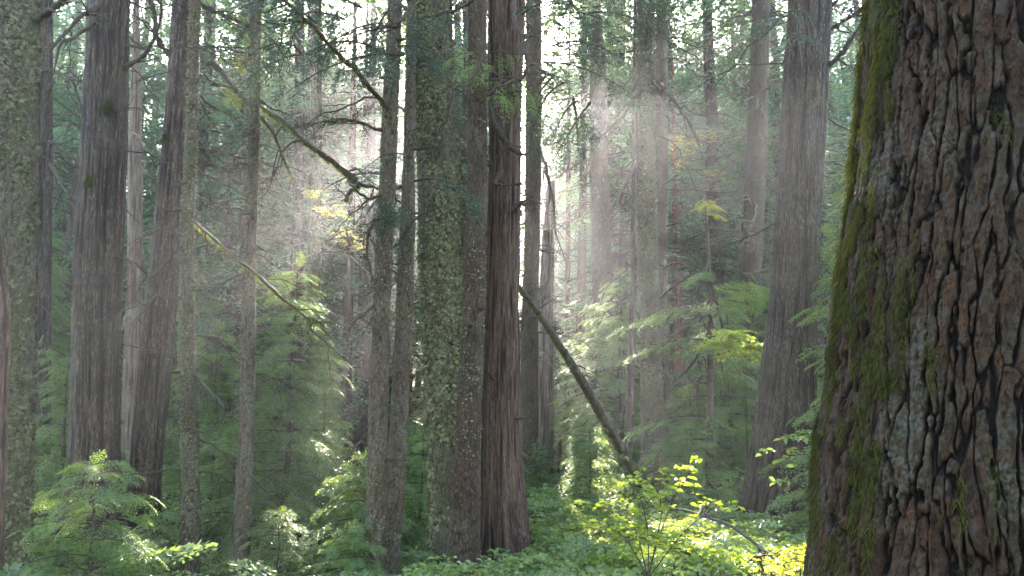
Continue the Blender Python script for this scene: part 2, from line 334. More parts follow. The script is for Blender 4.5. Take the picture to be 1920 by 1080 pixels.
class TR: pass
def trunk(parent, pts, rad, mat, style, seed, res=0.012, vis=(-1, 8), moss=None, lich=0.0, flare=0.0, lobes=5, top_z=None, name="trunk", dense_arc=None, flat=False):
    """pts (k,3) centre line bottom to top, rad (k). moss: function(angle, x, y, z)->bias"""
    pts = np.asarray(pts, float); rad = np.asarray(rad, float)
    zz = pts[:, 2]
    zlo, zhi = zz[0], zz[-1]
    a = [np.arange(zlo, min(zhi, vis[1]), res * 1.5)]
    if zhi > vis[1]: a.append(np.arange(max(vis[1], zlo), zhi, 0.35)); a.append([zhi])
    zs = np.concatenate(a); zs = zs[zs <= zhi]
    idx = np.interp(zs, zz, np.arange(len(zz)))
    n_s = 60 * (len(zz) - 1) + 1
    sp = smooth_path(np.column_stack([pts, rad]), n_s); ui = np.linspace(0, len(zz) - 1, n_s)
    cx = np.interp(zs, sp[:, 2], sp[:, 0]); cyc = np.interp(zs, sp[:, 2], sp[:, 1]); rr = np.interp(zs, sp[:, 2], sp[:, 3])
    rmax = rad.max() * (1 + flare * 0.3)
    if dense_arc:
        c0, half, n1, n2 = dense_arc
        ang = np.concatenate([np.linspace(c0 - half, c0 + half, n1, endpoint=False), np.linspace(c0 + half, c0 - half + 2 * math.pi, n2, endpoint=False)])
    else:
        n = int(np.clip(2 * math.pi * rad.max() / res, 10, 420)); ang = np.arange(n) * 2 * math.pi / n
    n = len(ang)
    A, ZI = np.meshgrid(ang, np.arange(len(zs)))
    Zv = zs[ZI]; Rv = rr[ZI]
    if flare:
        hb = Zv - zlo - 0.3
        e = np.exp(-np.maximum(hb, 0) / (rmax * 1.3)) + 0.9 * np.exp(-np.maximum(hb, 0) / (rmax * .4))
        Rv = Rv * (1 + flare * e * (0.55 + 0.45 * np.cos(lobes * A + seed + 0.8 * np.sin(2 * A + seed))))
    cA, sA = np.cos(A), np.sin(A)
    Rv = Rv * (1 + 0.05 * vnoise(cA * 1.3 + seed, sA * 1.3, Zv * 0.9, seed + 90) + 0.025 * vnoise(cA * 2.5 + seed, sA * 2.5, Zv * 2.6, seed + 91))
    Rref = np.interp(Zv, zz, rad)
    d, h = bark(style, cA * Rref + seed * 3.1, sA * Rref, Zv, Rref, seed)
    fade = np.clip(Rv / 0.12, 0.25, 1)
    Rd = np.maximum(Rv + d * fade, 0.003)
    x = cx[ZI] + cA * Rd; y = cyc[ZI] + sA * Rd
    V = np.stack([x, y, Zv], -1).reshape(-1, 3)
    i = np.arange(len(zs) - 1)[:, None] * n; j = np.arange(n)[None]; j2 = (j + 1) % n
    Q = np.stack([i + j, i + j2, i + n + j2, i + n + j], -1).reshape(-1, 4)
    ms = np.full(Zv.shape, -0.6) if moss is None else moss(A, x, y, Zv) + 0.5 * fbm(x * 7, y * 7, Zv * 2.2, seed + 21, 3) + 0.25 * (0.6 - h)
    ms = ms + 0.75 * np.exp(-np.maximum(Zv - zlo - 0.3, 0) / 0.30) * (0.6 + 0.8 * vnoise(x * 6, y * 6, Zv * 2, seed + 8))
    lc = np.clip(lich + 0.9 * fbm(x * 5, y * 5, Zv * 3, seed + 31, 3), 0, 1) * sst(0.3, 0.6, h) if lich else np.zeros(Zv.shape)
    o = mk(name, V, Q, mat, parent, dict(hgt=h, moss=ms, lich=lc), smooth=not flat)
    t = TR(); t.cx = lambda z: np.interp(z, zs, cx); t.cy = lambda z: np.interp(z, zs, cyc); t.r = lambda z: np.interp(z, zs, rr); t.o = o
    return t

def tree_from_px(name, label, rows, d, mat, style, seed, moss=None, lich=0.0, flare=0.0, lobes=5, top=24.0, res=None, dd=0.0, group=None, cat="tree", base=None, dense_arc=None, sink=0.3, flat=False):
    """rows: (px centre, py, px width) from the base upwards, as seen in the photograph"""
    pts = []; rad = []
    for (px, py, wd) in rows:
        p = P(px, py, d); pts.append(p); rad.append(wd * MPP(d) / 2)
    pts = np.array(pts); rad = np.array(rad)
    g0 = gz1(pts[0][0], d)
    if pts[0][2] > g0 + 0.02:                # carry the trunk down to the ground
        k = (pts[0] - pts[1]) / max(pts[0][2] - pts[1][2], -99) if pts[1][2] != pts[0][2] else np.zeros(3)
        sl_ = (pts[1] - pts[0]) / (pts[1][2] - pts[0][2])
        b = pts[0] - sl_ * (pts[0][2] - g0); pts = np.vstack([b, pts]); rad = np.concatenate([[rad[0] * 1.04], rad])
    sl_ = (pts[1] - pts[0]) / (pts[1][2] - pts[0][2])
    pts = np.vstack([pts[0] - sl_ * sink, pts]); rad = np.concatenate([[rad[0]], rad])
    if top and top > pts[-1][2] + 0.5:
        sl_ = (pts[-1] - pts[-2]) / (pts[-1][2] - pts[-2][2]) * 0.6
        z0 = pts[-1][2]; r0 = rad[-1]
        for f in (0.3, 0.65, 1.0):
            pts = np.vstack([pts, pts[-1] + sl_ * (z0 + (top - z0) * f - pts[-1][2])]); rad = np.append(rad, r0 * (1 - 0.9 * f))
    root = thing(name, (pts[1][0], pts[1][1], g0), label, cat, group)
    vtop = P(960, -40, d)[2]
    t = trunk(root, pts, rad, mat, style, seed, res or max(0.006, d * 0.0011), (-3, vtop), moss, lich, flare, lobes, dense_arc=dense_arc, flat=flat)
    t.root = root; t.d = d; t.ground = g0
    return t

# ------------------------------------------------------------------ foliage
def spray(seed, n_side=7, leaf=0.055, wid=0.018, step=0.05, tilt=0.5, droop=0.25, spread=0.42, twig=True):
    """a flat frond of unit length along +X: leaves (quads) and its twigs; returns V, Q, is_twig"""
    rng = np.random.default_rng(seed); V = []; Q = []; tw = []; n = 0
    def axis_leaves(p0, dr, L, st, lf):
        nonlocal n
        k = max(2, int(L / st)); side = np.array([-dr[1], dr[0], 0.0])
        for i in range(k):
            t = (i + rng.random() * 0.6) / k
            c = p0 + dr * L * t; c = c + np.array([0, 0, -droop * (c[0] ** 2) - 0.25 * droop * (t * L) ** 1.5])
            s = 1 if (i % 2) else -1
            a = R(rng.uniform(30, 65)) * s if i < k - 1 else 0
            ld = dr * math.cos(a) + side * math.sin(a); ld = ld + np.array([0, 0, rng.normal(0, 0.22)])
            ld /= np.linalg.norm(ld)
            wv = np.cross(ld, [0, 0, 1.0]); wv /= np.linalg.norm(wv) + 1e-9
            up = np.cross(wv, ld); ta = rng.normal(0, tilt); wv = wv * math.cos(ta) + up * math.sin(ta)
            l_ = lf * rng.uniform(0.7, 1.25) * (1 - 0.35 * t); w_ = wid * rng.uniform(0.7, 1.2)
            V.extend([c, c + ld * l_ * 0.45 + wv * w_ / 2, c + ld * l_, c + ld * l_ * 0.45 - wv * w_ / 2])
            Q.append((n, n + 1, n + 2, n + 3)); tw.append(0); n += 4
    def twigq(a, b, r):
        nonlocal n
        dvec = b - a; s = np.array([-dvec[1], dvec[0], 0]); s = s / (np.linalg.norm(s) + 1e-9) * r
        f = lambda p: p + np.array([0, 0, -droop * p[0] ** 2])
        V.extend([f(a) - s, f(a) + s, f(b) + s * 0.3, f(b) - s * 0.3]); Q.append((n, n + 1, n + 2, n + 3)); tw.append(1); n += 4
    X_ = np.array([1.0, 0, 0])
    axis_leaves(np.array([0.3, 0, 0]), X_, 0.7, step * 0.8, leaf)
    if twig:
        for i in range(3): twigq(X_ * i / 3, X_ * (i + 1) / 3, 0.006)
    for i in range(n_side):
        for s in (1, -1):
            t = 0.08 + 0.84 * (i + 0.5 * (s > 0) + rng.uniform(-.15, .15)) / n_side
            L = spread * (math.sin(min(1, (t + 0.22)) * math.pi * 0.93) ** 0.8) * rng.uniform(0.75, 1.15) + 0.04
            a = R(rng.uniform(42, 62) - 12 * t) * s
            dr = np.array([math.cos(a), math.sin(a), 0]); p0 = X_ * t
            axis_leaves(p0, dr, L, step, leaf)
            if twig: twigq(p0, p0 + dr * L * 0.8, 0.004)
    return np.array(V), np.array(Q), np.array(tw, bool)

def rot_from(dirs, ups):
    x = dirs / (np.linalg.norm(dirs, axis=1)[:, None] + 1e-9)
    y = np.cross(ups, x); y /= np.linalg.norm(y, axis=1)[:, None] + 1e-9
    z = np.cross(x, y); return np.stack([x, y, z], -1)
class Leaves:
    def __init__(s): s.pos = []; s.dir = []; s.up = []; s.sc = []; s.ti = []
    def add(s, p, d, up, scale, tint): s.pos.append(p); s.dir.append(d); s.up.append(up); s.sc.append(scale); s.ti.append(tint)
    def arrays(s, templates, seed=0):
        rng = np.random.default_rng(seed)
        pos = np.array(s.pos); M = rot_from(np.array(s.dir, float), np.array(s.up, float)); scl = np.array(s.sc); ti = np.array(s.ti)
        which = rng.integers(0, len(templates), len(pos)); VV = []; QQ = []; TT = []; TW = []; n = 0
        for k, (V, Q, tw) in enumerate(templates):
            m = which == k; c = m.sum()
            if not c: continue
            v = np.einsum('mij,nj->mni', M[m], V) * scl[m][:, None, None] + pos[m][:, None]
            VV.append(v.reshape(-1, 3)); QQ.append((Q[None] + (np.arange(c) * len(V))[:, None, None]).reshape(-1, 4) + n); n += c * len(V)
            lt = np.repeat(rng.random((c, len(V) // 4)), 4, axis=1) * 0.7 if len(V) % 4 == 0 else np.zeros((c, len(V)))
            TT.append((ti[m][:, None] * 0.7 + lt).reshape(-1)); TW.append(np.tile(tw, c))
        return np.concatenate(VV), np.concatenate(QQ), np.concatenate(TT), np.concatenate(TW)
def crown_mesh(name, lv, templates, parent, lmat, acc=None, seed=0, smooth=False, gaps=None, gx=.42):
    if gaps is not None:
        keep = ~in_gap(np.array(lv.pos) + np.array(lv.dir) * (np.array(lv.sc) * .45)[:, None] + np.array(gaps), gx)
        q_ = np.array(lv.pos) + np.array(gaps); rk = np.random.default_rng(seed + 3).random(len(q_))      # thinner tops: small patches of sky between them
        keep &= ~((q_[:, 1] > 14) & ((q_[:, 2] - 1.6) / np.maximum(q_[:, 1], 1) > .45) & (rk < .5))
        for k in ('pos', 'dir', 'up', 'sc', 'ti'): setattr(lv, k, [v for v, q in zip(getattr(lv, k), keep) if q])
    V, Q, T, tw = lv.arrays(templates, seed); mi = tw.astype(int)
    if acc is not None and acc.n:
        v2, q2 = acc.arrays(); Q = np.concatenate([Q, q2 + len(V)]); V = np.concatenate([V, v2]); T = np.concatenate([T, np.zeros(len(v2))]); mi = np.concatenate([mi, np.ones(len(q2), int)])
    n = len(T); z = np.zeros(n)
    return mk(name, V, Q, [lmat, M_TWIG], parent, dict(tint=T, hgt=z + 0.6, moss=z - 0.6), midx=mi, smooth=smooth)

SP_HI = [spray(i, 9, 0.095, 0.046, 0.043) for i in (1, 2, 3)]
SP_MID = [spray(i, 7, 0.13, 0.060, 0.062) for i in (4, 5, 6)]
SP_LO = [spray(i, 6, 0.15, 0.055, 0.085, twig=False) for i in (7, 8, 9)]
SP_XLO = [spray(i, 4, 0.26, 0.10, 0.15, twig=False) for i in (13, 14, 15)]
SP_CED = [spray(i, 7, 0.12, 0.030, 0.06, tilt=0.9, droop=0.5, spread=0.34) for i in (10, 11, 12)]

def bough(lv, acc, p0, az, L, rng, rise=0.15, droop=0.35, spr=0.5, dens=1.0, r0=0.02, start=0.25, tintb=0.5, tw_side=0.6, hang=0.25):
    """a living bough: curved limb with flat sprays off both sides"""
    dh = np.array([math.cos(az), math.sin(az), 0.0]); side = np.array([-dh[1], dh[0], 0]); n = 9
    t = np.linspace(0, 1, n); wob = rng.normal(0, 0.04 * L)
    pts = p0 + np.outer(t * L, dh) + np.outer(np.sin(t * 3) * wob, side); pts[:, 2] += L * (rise * t - droop * t ** 2)
    if acc is not None: acc.tube(pts, r0 * (1 - 0.85 * t) + 0.002, 4)
    k = max(3, int(L / (spr * 0.30) * dens))
    for i in range(k):
        f = start + (1 - start) * (i + rng.random()) / k
        p = np.array([np.interp(f, t, pts[:, c]) for c in range(3)])
        s = rng.choice([-1, 1]); a = s * R(rng.uniform(15, 75)) * (1 - 0.6 * f * tw_side)
        d = dh * math.cos(a) + side * math.sin(a); d = d + np.array([0, 0, -rng.uniform(0, 2 * hang) - droop * f * 0.6])
        up = np.array([rng.normal(0, .25), rng.normal(0, .25), 1])
        lv.add(p, d, up, spr * rng.uniform(0.6, 1.2) * (1.15 - 0.4 * f), float(np.clip(tintb + rng.normal(0, .2) + 0.25 * (f - .5), 0, 1)))
def dead_branch(acc, p0, d, L, r0, rng, droop=0.3, wig=0.1, twigs=6, lvl=1, up=0.0):
    n = 8; t = np.linspace(0, 1, n); d = d / np.linalg.norm(d)
    w = np.cumsum(rng.normal(0, wig * L / n, (n, 3)), 0); w[0] = 0
    pts = p0 + np.outer(t * L, d) + w; pts[:, 2] += up * L * t - droop * L * t ** 2
    acc.tube(pts, r0 * (1 - 0.85 * t) + 0.0015, 5 if lvl else 4)
    if lvl >= 0:
        for i in range(twigs):
            f = rng.uniform(0.2, 0.98); p = np.array([np.interp(f, t, pts[:, c]) for c in range(3)])
            rd = rng.normal(0, 1, 3); rd[2] *= 0.6; rd = rd / np.linalg.norm(rd) * 0.8 + d * 0.8
            dead_branch(acc, p, rd, L * rng.uniform(0.2, 0.5) * (1.1 - 0.6 * f), r0 * 0.45 * (1 - 0.5 * f), rng, droop * rng.uniform(0, 1.5), wig * 1.6, 3, lvl - 1)
def acc_obj(name, acc, mat, parent, moss=-0.6):
    V, Q = acc.arrays(); z = np.zeros(len(V))
    return mk(name, V, Q, mat, parent, dict(hgt=z + 0.6, moss=z + moss, lich=z), smooth=True)

# ------------------------------------------------------------------ limbs, moss and lichen on the near trees
def limb_px(tree, rows, mossy=0.0, twigs=6, seed=0, strands=0, tw_len=0.7, name="branch", sag=0.3, mat=None, woody=True):
    """rows: (px, py, distance, px width)"""
    rng = np.random.default_rng(seed)
    pts = np.array([np.append(P(a, b, c), wd * MPP(c) / 2) for a, b, c, wd in rows])
    sp = smooth_path(pts, 12 * (len(rows) - 1))
    wob = np.cumsum(rng.normal(0, 0.004, (len(sp), 3)), 0); wob -= np.linspace(0, 1, len(sp))[:, None] * wob[-1]
    sp[:, :3] += wob
    acc = Acc(); rr = sp[:, 3] * (1 + 0.22 * rng.standard_normal(len(sp)).clip(-1, 1))
    acc.tube(sp[:, :3], rr, 7, 0.35, rng)
    d0 = sp[-1, :3] - sp[0, :3]; L = np.linalg.norm(d0); d0 = d0 / L
    for i in range(twigs):
        f = rng.uniform(0.12, 1.0); k = int(f * (len(sp) - 1)); p = sp[k, :3]
        tn = sp[min(k + 1, len(sp) - 1), :3] - sp[max(k - 1, 0), :3]; tn /= np.linalg.norm(tn)
        rd = rng.normal(0, 1, 3); rd[2] -= 0.3; rd = rd / np.linalg.norm(rd) + tn * 0.7
        dead_branch(acc, p, rd, tw_len * rng.uniform(0.4, 1.1), max(0.004, sp[k, 3] * 0.45), rng, sag, 0.35, 4, 1)
    o = acc_obj(name, acc, mat or (M_MOSSY_LIMB if mossy > 0 else M_TWIG), tree.root, 0.0 if not mossy else mossy - 0.4)
    if strands: hang_moss(o, tree, sp[:, :3], sp[:, 3], strands, rng)
    return o, sp
def strands_mesh(name, pos, parent, rng, lmin, lmax, wid, out=None, mat=None, clump=0.3):
    """short hanging blades: two crossed-over quads each, bent"""
    n = len(pos); L = rng.uniform(lmin, lmax, n); a = rng.uniform(0, 2 * math.pi, n)
    s = np.stack([np.cos(a), np.sin(a), 0 * a], -1) * (wid * rng.uniform(0.5, 1.3, n))[:, None]
    o = np.zeros((n, 3)) if out is None else out
    d1 = o * (L * 0.5)[:, None] + np.stack([rng.normal(0, clump, n), rng.normal(0, clump, n), -np.ones(n)], -1) * (L * 0.5)[:, None]
    d2 = d1 + np.stack([rng.normal(0, clump, n), rng.normal(0, clump, n), -np.ones(n)], -1) * (L * 0.5)[:, None]
    V = np.stack([pos - s, pos + s, pos + d1 + s * 0.8, pos + d1 - s * 0.8, pos + d2 + s * 0.2, pos + d2 - s * 0.2], 1).reshape(-1, 3)
    b = (np.arange(n) * 6)[:, None]
    Q = np.concatenate([b + np.array([0, 1, 2, 3]), b + np.array([3, 2, 4, 5])])
    return mk(name, V, Q, mat or M_MOSS, parent, dict(tint=np.repeat(rng.random(n), 6)))
def hang_moss(part, tree, path, rad, n, rng):
    k = rng.integers(0, len(path), n)
    # clumps
    cl = .3 + rng.random(len(path)); k = rng.choice(len(path), n, p=cl / cl.sum())
    pos = path[k] + rng.normal(0, 0.008, (n, 3)); pos[:, 2] += -rad[k] * 0.5 + rng.uniform(-.3, 1.3, n) * rad[k]
    m = strands_mesh("moss", pos, None, rng, 0.015, 0.07, 0.0035)
    m.parent = part                       # the branch already carries the offset to the tree's base
    return m
def surf_scatter(tree, n, rng, zlo, zhi, a0=0, a1=2 * math.pi, clump=6.0, thr=-0.1, seed=0):
    a = rng.uniform(a0, a1, n * 3); z = rng.uniform(zlo, zhi, n * 3); r = tree.r(z)
    x = tree.cx(z) + np.cos(a) * r; y = tree.cy(z) + np.sin(a) * r
    m = fbm(x * clump, y * clump, z * clump * 0.6, seed + 77, 3) + 1.0 * vnoise(x * 1.8, y * 1.8, z * 1.1, seed + 5) + rng.normal(0, 0.1, len(a)) > thr
    x, y, z, a = x[m][:n], y[m][:n], z[m][:n], a[m][:n]
    return np.stack([x, y, z], -1), np.stack([np.cos(a), np.sin(a), 0 * a], -1)
def lichen_flakes(tree, n, seed, size=0.018, zlo=None, zhi=None, thr=-0.1, mat=None, name="lichen", clump=6.0):
    """small curled lobes standing off the bark"""
    rng = np.random.default_rng(seed)
    zlo = tree.ground if zlo is None else zlo; zhi = P(0, -20, tree.d)[2] if zhi is None else zhi
    p, nr = surf_scatter(tree, n, rng, zlo, zhi, thr=thr, seed=seed, clump=clump); n = len(p)
    p = p + nr * 0.002
    s = size * rng.uniform(0.5, 1.5, n)[:, None]
    tz = np.array([0, 0, 1.0]); sd = np.cross(nr, tz)
    a = rng.uniform(0, 2 * math.pi, n)[:, None]
    e1 = sd * np.cos(a) + tz * np.sin(a); e2 = -sd * np.sin(a) + tz * np.cos(a)
    j = lambda k: rng.uniform(0.1, k, n)[:, None]
    V = np.stack([p - e2 * s * 0.5, p + e1 * s * 0.5 + nr * s * j(.7), p + e2 * s * 0.55 + nr * s * j(1.0), p - e1 * s * 0.5 + nr * s * j(.7)], 1).reshape(-1, 3)
    return mk(name, V, np.arange(n * 4).reshape(-1, 4), mat or M_LICHEN, tree.root, dict(tint=np.repeat(rng.random(n), 4)))

def side(az_deg, gain=0.5, bias=-0.35):
    a0 = R(az_deg); return lambda A, x, y, z: bias + gain * np.cos(A - a0)

# ------------------------------------------------------------------ the trees one can tell apart
tree = {}
# the huge plated trunk beside the camera
tree['X'] = tree_from_px("conifer_tree", "huge near trunk with thick plated brown bark and green moss along its edge", [(1822, 1500, 600), (1822, 1080, 532), (1822, 900, 524), (1824, 700, 500), (1830, 540, 486), (1834, 300, 444), (1838, 0, 420)], 2.45,
    M_NEAR, 'plate', 3, lambda A, x, y, z: -0.40 + 0.62 * sst(R(-130), R(-190), np.where(A > R(60), A - 2 * math.pi, A)) + 0.22 * vnoise(x * 5, y * 5, z * 2.0, 5) - 0.02, lich=-0.15, flare=0.08, lobes=4, top=22, res=0.0029, dense_arc=(R(-125), R(85), 760, 90), flat=True,
    )
tree['A'] = tree_from_px("conifer_tree", "lichen-crusted trunk at the photo's edge with a brown trunk half hiding its foot", [(16, 1150, 66), (20, 1060, 60), (26, 800, 58), (31, 540, 60), (33, 300, 64), (33, 0, 67)], 7.0, M_LICH, 'scale', 11, side(-60, .35, -.05), lich=0.5)
tree['A0'] = tree_from_px("cedar_tree", "bare reddish-brown trunk cut off by the photo's edge beside the lichen-crusted one", [(-32, 1150, 60), (-30, 1000, 58), (-25, 800, 60), (-23, 650, 66), (-28, 540, 64), (-46, 400, 62), (-76, 200, 60), (-106, 0, 58)], 5.0, M_REDCEDAR, 'cedar', 12, flare=0.1, res=.005, flat=True)
tree['B'] = tree_from_px("cedar_tree", "dark straight trunk standing just behind the lichen-crusted edge trunk", [(66, 990, 52), (70, 800, 42), (76, 540, 34), (80, 300, 31), (82, 0, 30)], 11.0, M_CEDAR, 'cedar', 13, side(0, .3, -.3), flare=0.2)
tree['C'] = tree_from_px("cedar_tree", "stout grey-brown cedar with two round green moss cushions on its trunk", [(175, 985, 88), (176, 900, 82), (180, 700, 80), (183, 540, 79), (193, 300, 78), (205, 0, 74)], 9.0, M_CEDAR, 'cedar', 14, flare=0.4, lobes=6, top=27)
tree['D'] = tree_from_px("cedar_tree", "leaning cedar with long mossy limbs reaching out from its upper trunk", [(266, 1015, 62), (272, 900, 54), (282, 780, 57), (306, 540, 54), (328, 300, 52), (349, 0, 47)], 9.5, M_CEDAR, 'cedar', 15, side(180, .2, -.45), flare=0.5)
tree['E'] = tree_from_px("hemlock_tree", "slim lichened hemlock rising close behind the leaning cedar", [(357, 1170, 31), (357, 900, 30), (350, 600, 26), (352, 430, 24), (358, 270, 22), (366, 0, 20)], 8.0, M_LICH, 'scale', 16, side(-90, .2, -.2), lich=0.45, res=.008)
tree['F'] = tree_from_px("hemlock_tree", "slim straight hemlock with scaly bark standing alone in front of green fronds", [(450, 1170, 29), (456, 940, 27), (461, 800, 26), (467, 540, 23), (475, 300, 20), (481, 0, 18)], 8.0, M_HEM, 'scale', 17, side(-90, .2, -.3), lich=0.45, res=.008)
tree['J'] = tree_from_px("hemlock_tree", "brown hemlock, outer one of the close pair beside the big lichened trunk", [(696, 1170, 32), (702, 980, 32), (708, 800, 33), (717, 540, 31), (728, 300, 29), (741, 0, 26)], 7.0, M_HEM, 'scale', 18, side(180, .2, -.35), lich=0.3, res=.008, top=22)
tree['K'] = tree_from_px("hemlock_tree", "brown hemlock, inner one of the close pair, almost touching the big lichened trunk", [(728, 1170, 34), (734, 1000, 34), (748, 800, 32), (760, 540, 30), (768, 250, 21), (771, 0, 18)], 7.4, M_HEM, 'scale', 19, side(180, .2, -.35), lich=0.3, res=.008, top=20)
tree['L'] = tree_from_px("conifer_tree", "thick trunk shaggy all over with green-grey leafy lichen", [(836, 1110, 66), (838, 960, 60), (836, 800, 66), (829, 540, 78), (822, 300, 80), (812, 0, 76)], 7.9, M_LICH, 'scale', 20, side(-120, .25, -.1), lich=0.6, flare=.1, top=25)
tree['M'] = tree_from_px("hemlock_tree", "dark scaly trunk wedged between the shaggy lichened trunk and the reddish cedar", [(868, 1075, 62), (872, 980, 50), (879, 800, 44), (890, 540, 41), (896, 300, 37), (895, 0, 35)], 7.0, M_DARK, 'scale', 21, side(170, .35, -.2), lich=0.1, flare=.4)
tree['N'] = tree_from_px("cedar_tree", "thick reddish cedar with fluted bark and flared foot at the centre of the grove", [(950, 1045, 84), (945, 960, 80), (941, 800, 74), (941, 540, 62), (947, 300, 59), (949, 0, 70)], 8.0, M_REDCEDAR, 'cedar', 22, flare=.42, lobes=6, top=27)
tree['O'] = tree_from_px("conifer_tree", "hazy grey trunk just beyond the thick reddish cedar", [(991, 965, 33), (992, 800, 33), (995, 540, 30), (1000, 300, 30), (1001, 0, 29)], 15.0, M_HEM, 'scale', 23, flare=.1, top=26)
tree['P'] = tree_from_px("dead_tree", "pale grey dead trunk with a rotted orange foot", [(1020, 935, 34), (1021, 800, 31), (1025, 540, 26), (1031, 400, 22), (1034, 340, 16)], 17.0, M_GREY, 'cedar', 24, top=0, flare=.15)
tree['S'] = tree_from_px("conifer_tree", "straight dark trunk with a shaggy middle standing above the leaning log's foot", [(1228, 925, 46), (1225, 800, 42), (1220, 680, 40), (1216, 540, 38), (1210, 300, 36), (1211, 0, 33)], 13.0, M_LICH, 'scale', 25, side(180, .3, -.3), lich=.4, flare=.2, res=.012)
tree['S2'] = tree_from_px("conifer_tree", "thinner trunk peeping out behind the straight dark trunk above the log", [(1248, 905, 24), (1245, 700, 22), (1241, 540, 21), (1240, 300, 24), (1241, 0, 22)], 16.5, M_HEM, 'scale', 26, top=26)
tree['T'] = tree_from_px("dead_tree", "narrow orange-brown dead trunk in the hazy wood behind the young thin tree", [(1277, 860, 19), (1274, 700, 18), (1269, 540, 14), (1265, 330, 11)], 22.0, M_RED, 'cedar', 27, top=14)
tree['V'] = tree_from_px("conifer_tree", "trunk bristling with pale dead twigs next to the large fluted cedar", [(1392, 845, 40), (1395, 780, 36), (1408, 540, 34), (1418, 300, 38), (1427, 0, 34)], 17.0, M_HEM, 'scale', 28, top=26)
tree['W'] = tree_from_px("cedar_tree", "large fluted cedar, widening to its foot, with hemlock boughs across its lower trunk", [(1466, 975, 130), (1468, 920, 122), (1470, 800, 108), (1482, 640, 90), (1489, 540, 84), (1503, 300, 81), (1519, 0, 80)], 10.0, M_CEDAR, 'cedar', 29, flare=.3, lobes=7, top=28)
tree['Y'] = tree_from_px("conifer_tree", "thin dark trunk standing between the leaning log and the straight dark trunk", [(1176, 890, 15), (1183, 700, 14), (1188, 500, 12), (1190, 200, 10)], 14.0, M_BG, 'scale', 30, top=17)
tree['G'] = tree_from_px("dead_tree", "pale shredded trunk between the stout cedar and the leaning cedar", [(240, 935, 32), (246, 700, 28), (252, 540, 26), (254, 240, 22)], 14.0, M_GREY, 'cedar', 31, top=14)
tree['H'] = tree_from_px("conifer_tree", "dark shaggy trunk behind the drooping green boughs", [(580, 940, 32), (584, 700, 27), (588, 540, 25), (592, 300, 22), (594, 0, 18)], 16.0, M_LICH, 'scale', 32, lich=.4, top=25)
tree['H2'] = tree_from_px("conifer_tree", "bluish grey trunk beside the dark shaggy one behind the drooping boughs", [(556, 950, 36), (556, 700, 26), (556, 540, 22), (560, 300, 20), (562, 0, 17)], 20.0, M_BG, 'cedar', 33, top=25)
tree['I'] = tree_from_px("conifer_tree", "reddish hazy trunk in the light beam beside the close pair of hemlocks", [(645, 905, 22), (650, 700, 19), (655, 540, 16), (660, 300, 14)], 25.0, M_REDCEDAR, 'cedar', 34, top=24)
tree['I2'] = tree_from_px("conifer_tree", "pale hazy trunk next to the reddish one in the light beam", [(668, 900, 20), (674, 700, 17), (680, 540, 15), (684, 300, 13)], 27.0, M_BG, 'cedar', 35, top=24)
tree['Q'] = tree_from_px("conifer_tree", "slender hazy trunk in the gap past the pale dead trunk", [(1086, 872, 21), (1088, 700, 18), (1090, 540, 16), (1094, 300, 14), (1096, 0, 12)], 22.0, M_BG, 'cedar', 36, top=26)
tree['Q2'] = tree_from_px("conifer_tree", "very thin hazy trunk close to the slender one past the pale dead trunk", [(1062, 872, 12), (1063, 700, 10), (1064, 540, 9), (1066, 300, 8)], 24.0, M_BG, 'cedar', 37, top=20)
tree['U'] = tree_from_px("young_hemlock", "thin young tree with a bright tip and dark crooked side branches", [(1330, 945, 14), (1331, 800, 13), (1331, 640, 10), (1328, 480, 6), (1322, 372, 2)], 12.0, M_HEM, 'scale', 38, top=0, res=.01)

tree['P'].o.data.materials[0] = M_GREY
for k, n, sz, th in (('A', 9000, .030, -.15), ('L', 15000, .032, -.25), ('E', 4200, .020, -.1), ('F', 3000, .017, 0.0), ('S', 5000, .034, -.05), ('J', 1400, .017, .15), ('K', 1100, .017, .2), ('M', 1500, .018, .2), ('H', 1500, .04, 0)):
    lichen_flakes(tree[k], n, 100 + ord(k[0]), sz, thr=th)
# the straight trunk is shaggy only in its middle
# moss cushions on the stout cedar and on the leaning one
def moss_cushion(t, px, py, w_, h_, seed, d_off=0.0, n=2600, name="moss_cushion"):
    rng = np.random.default_rng(seed); c = P(px, py, t.d); z0 = c[2]; r = float(t.r(z0)); cx_, cy_ = float(t.cx(z0)), float(t.cy(z0))
    m = MPP(t.d); sx = np.clip((c[0] - cx_) / r, -.98, .98); a0 = -math.pi / 2 + math.asin(sx)
    u = rng.normal(0, .42, n); v = rng.normal(0, .42, n); k = u * u + v * v < .55 + .9 * vnoise(u * 2.2 + seed, v * 2.2, 0 * u, 4) + .25 * vnoise(u * 7, v * 7, 0 * u, 5); u, v = u[k], v[k]
    a = a0 + u * w_ * m / 2 / r; z = z0 + v * h_ * m / 2; bulge = (1 - np.clip(u * u + v * v, 0, 1)) * 0.03 * min(1, w_ / 30)
    rr = r + bulge + 0.004; nr = np.stack([np.cos(a), np.sin(a), 0 * a], -1)
    pos = np.stack([cx_ + np.cos(a) * rr, cy_ + np.sin(a) * rr, z], -1)
    return strands_mesh(name, pos, t.root, rng, 0.015, 0.035, 0.004, nr * 0.4, clump=.6, mat=M_DMOSS)
moss_cushion(tree['C'], 219, 218, 36, 44, 1); moss_cushion(tree['C'], 190, 355, 24, 34, 2, n=1500); moss_cushion(tree['D'], 322, 270, 22, 34, 3, n=900)

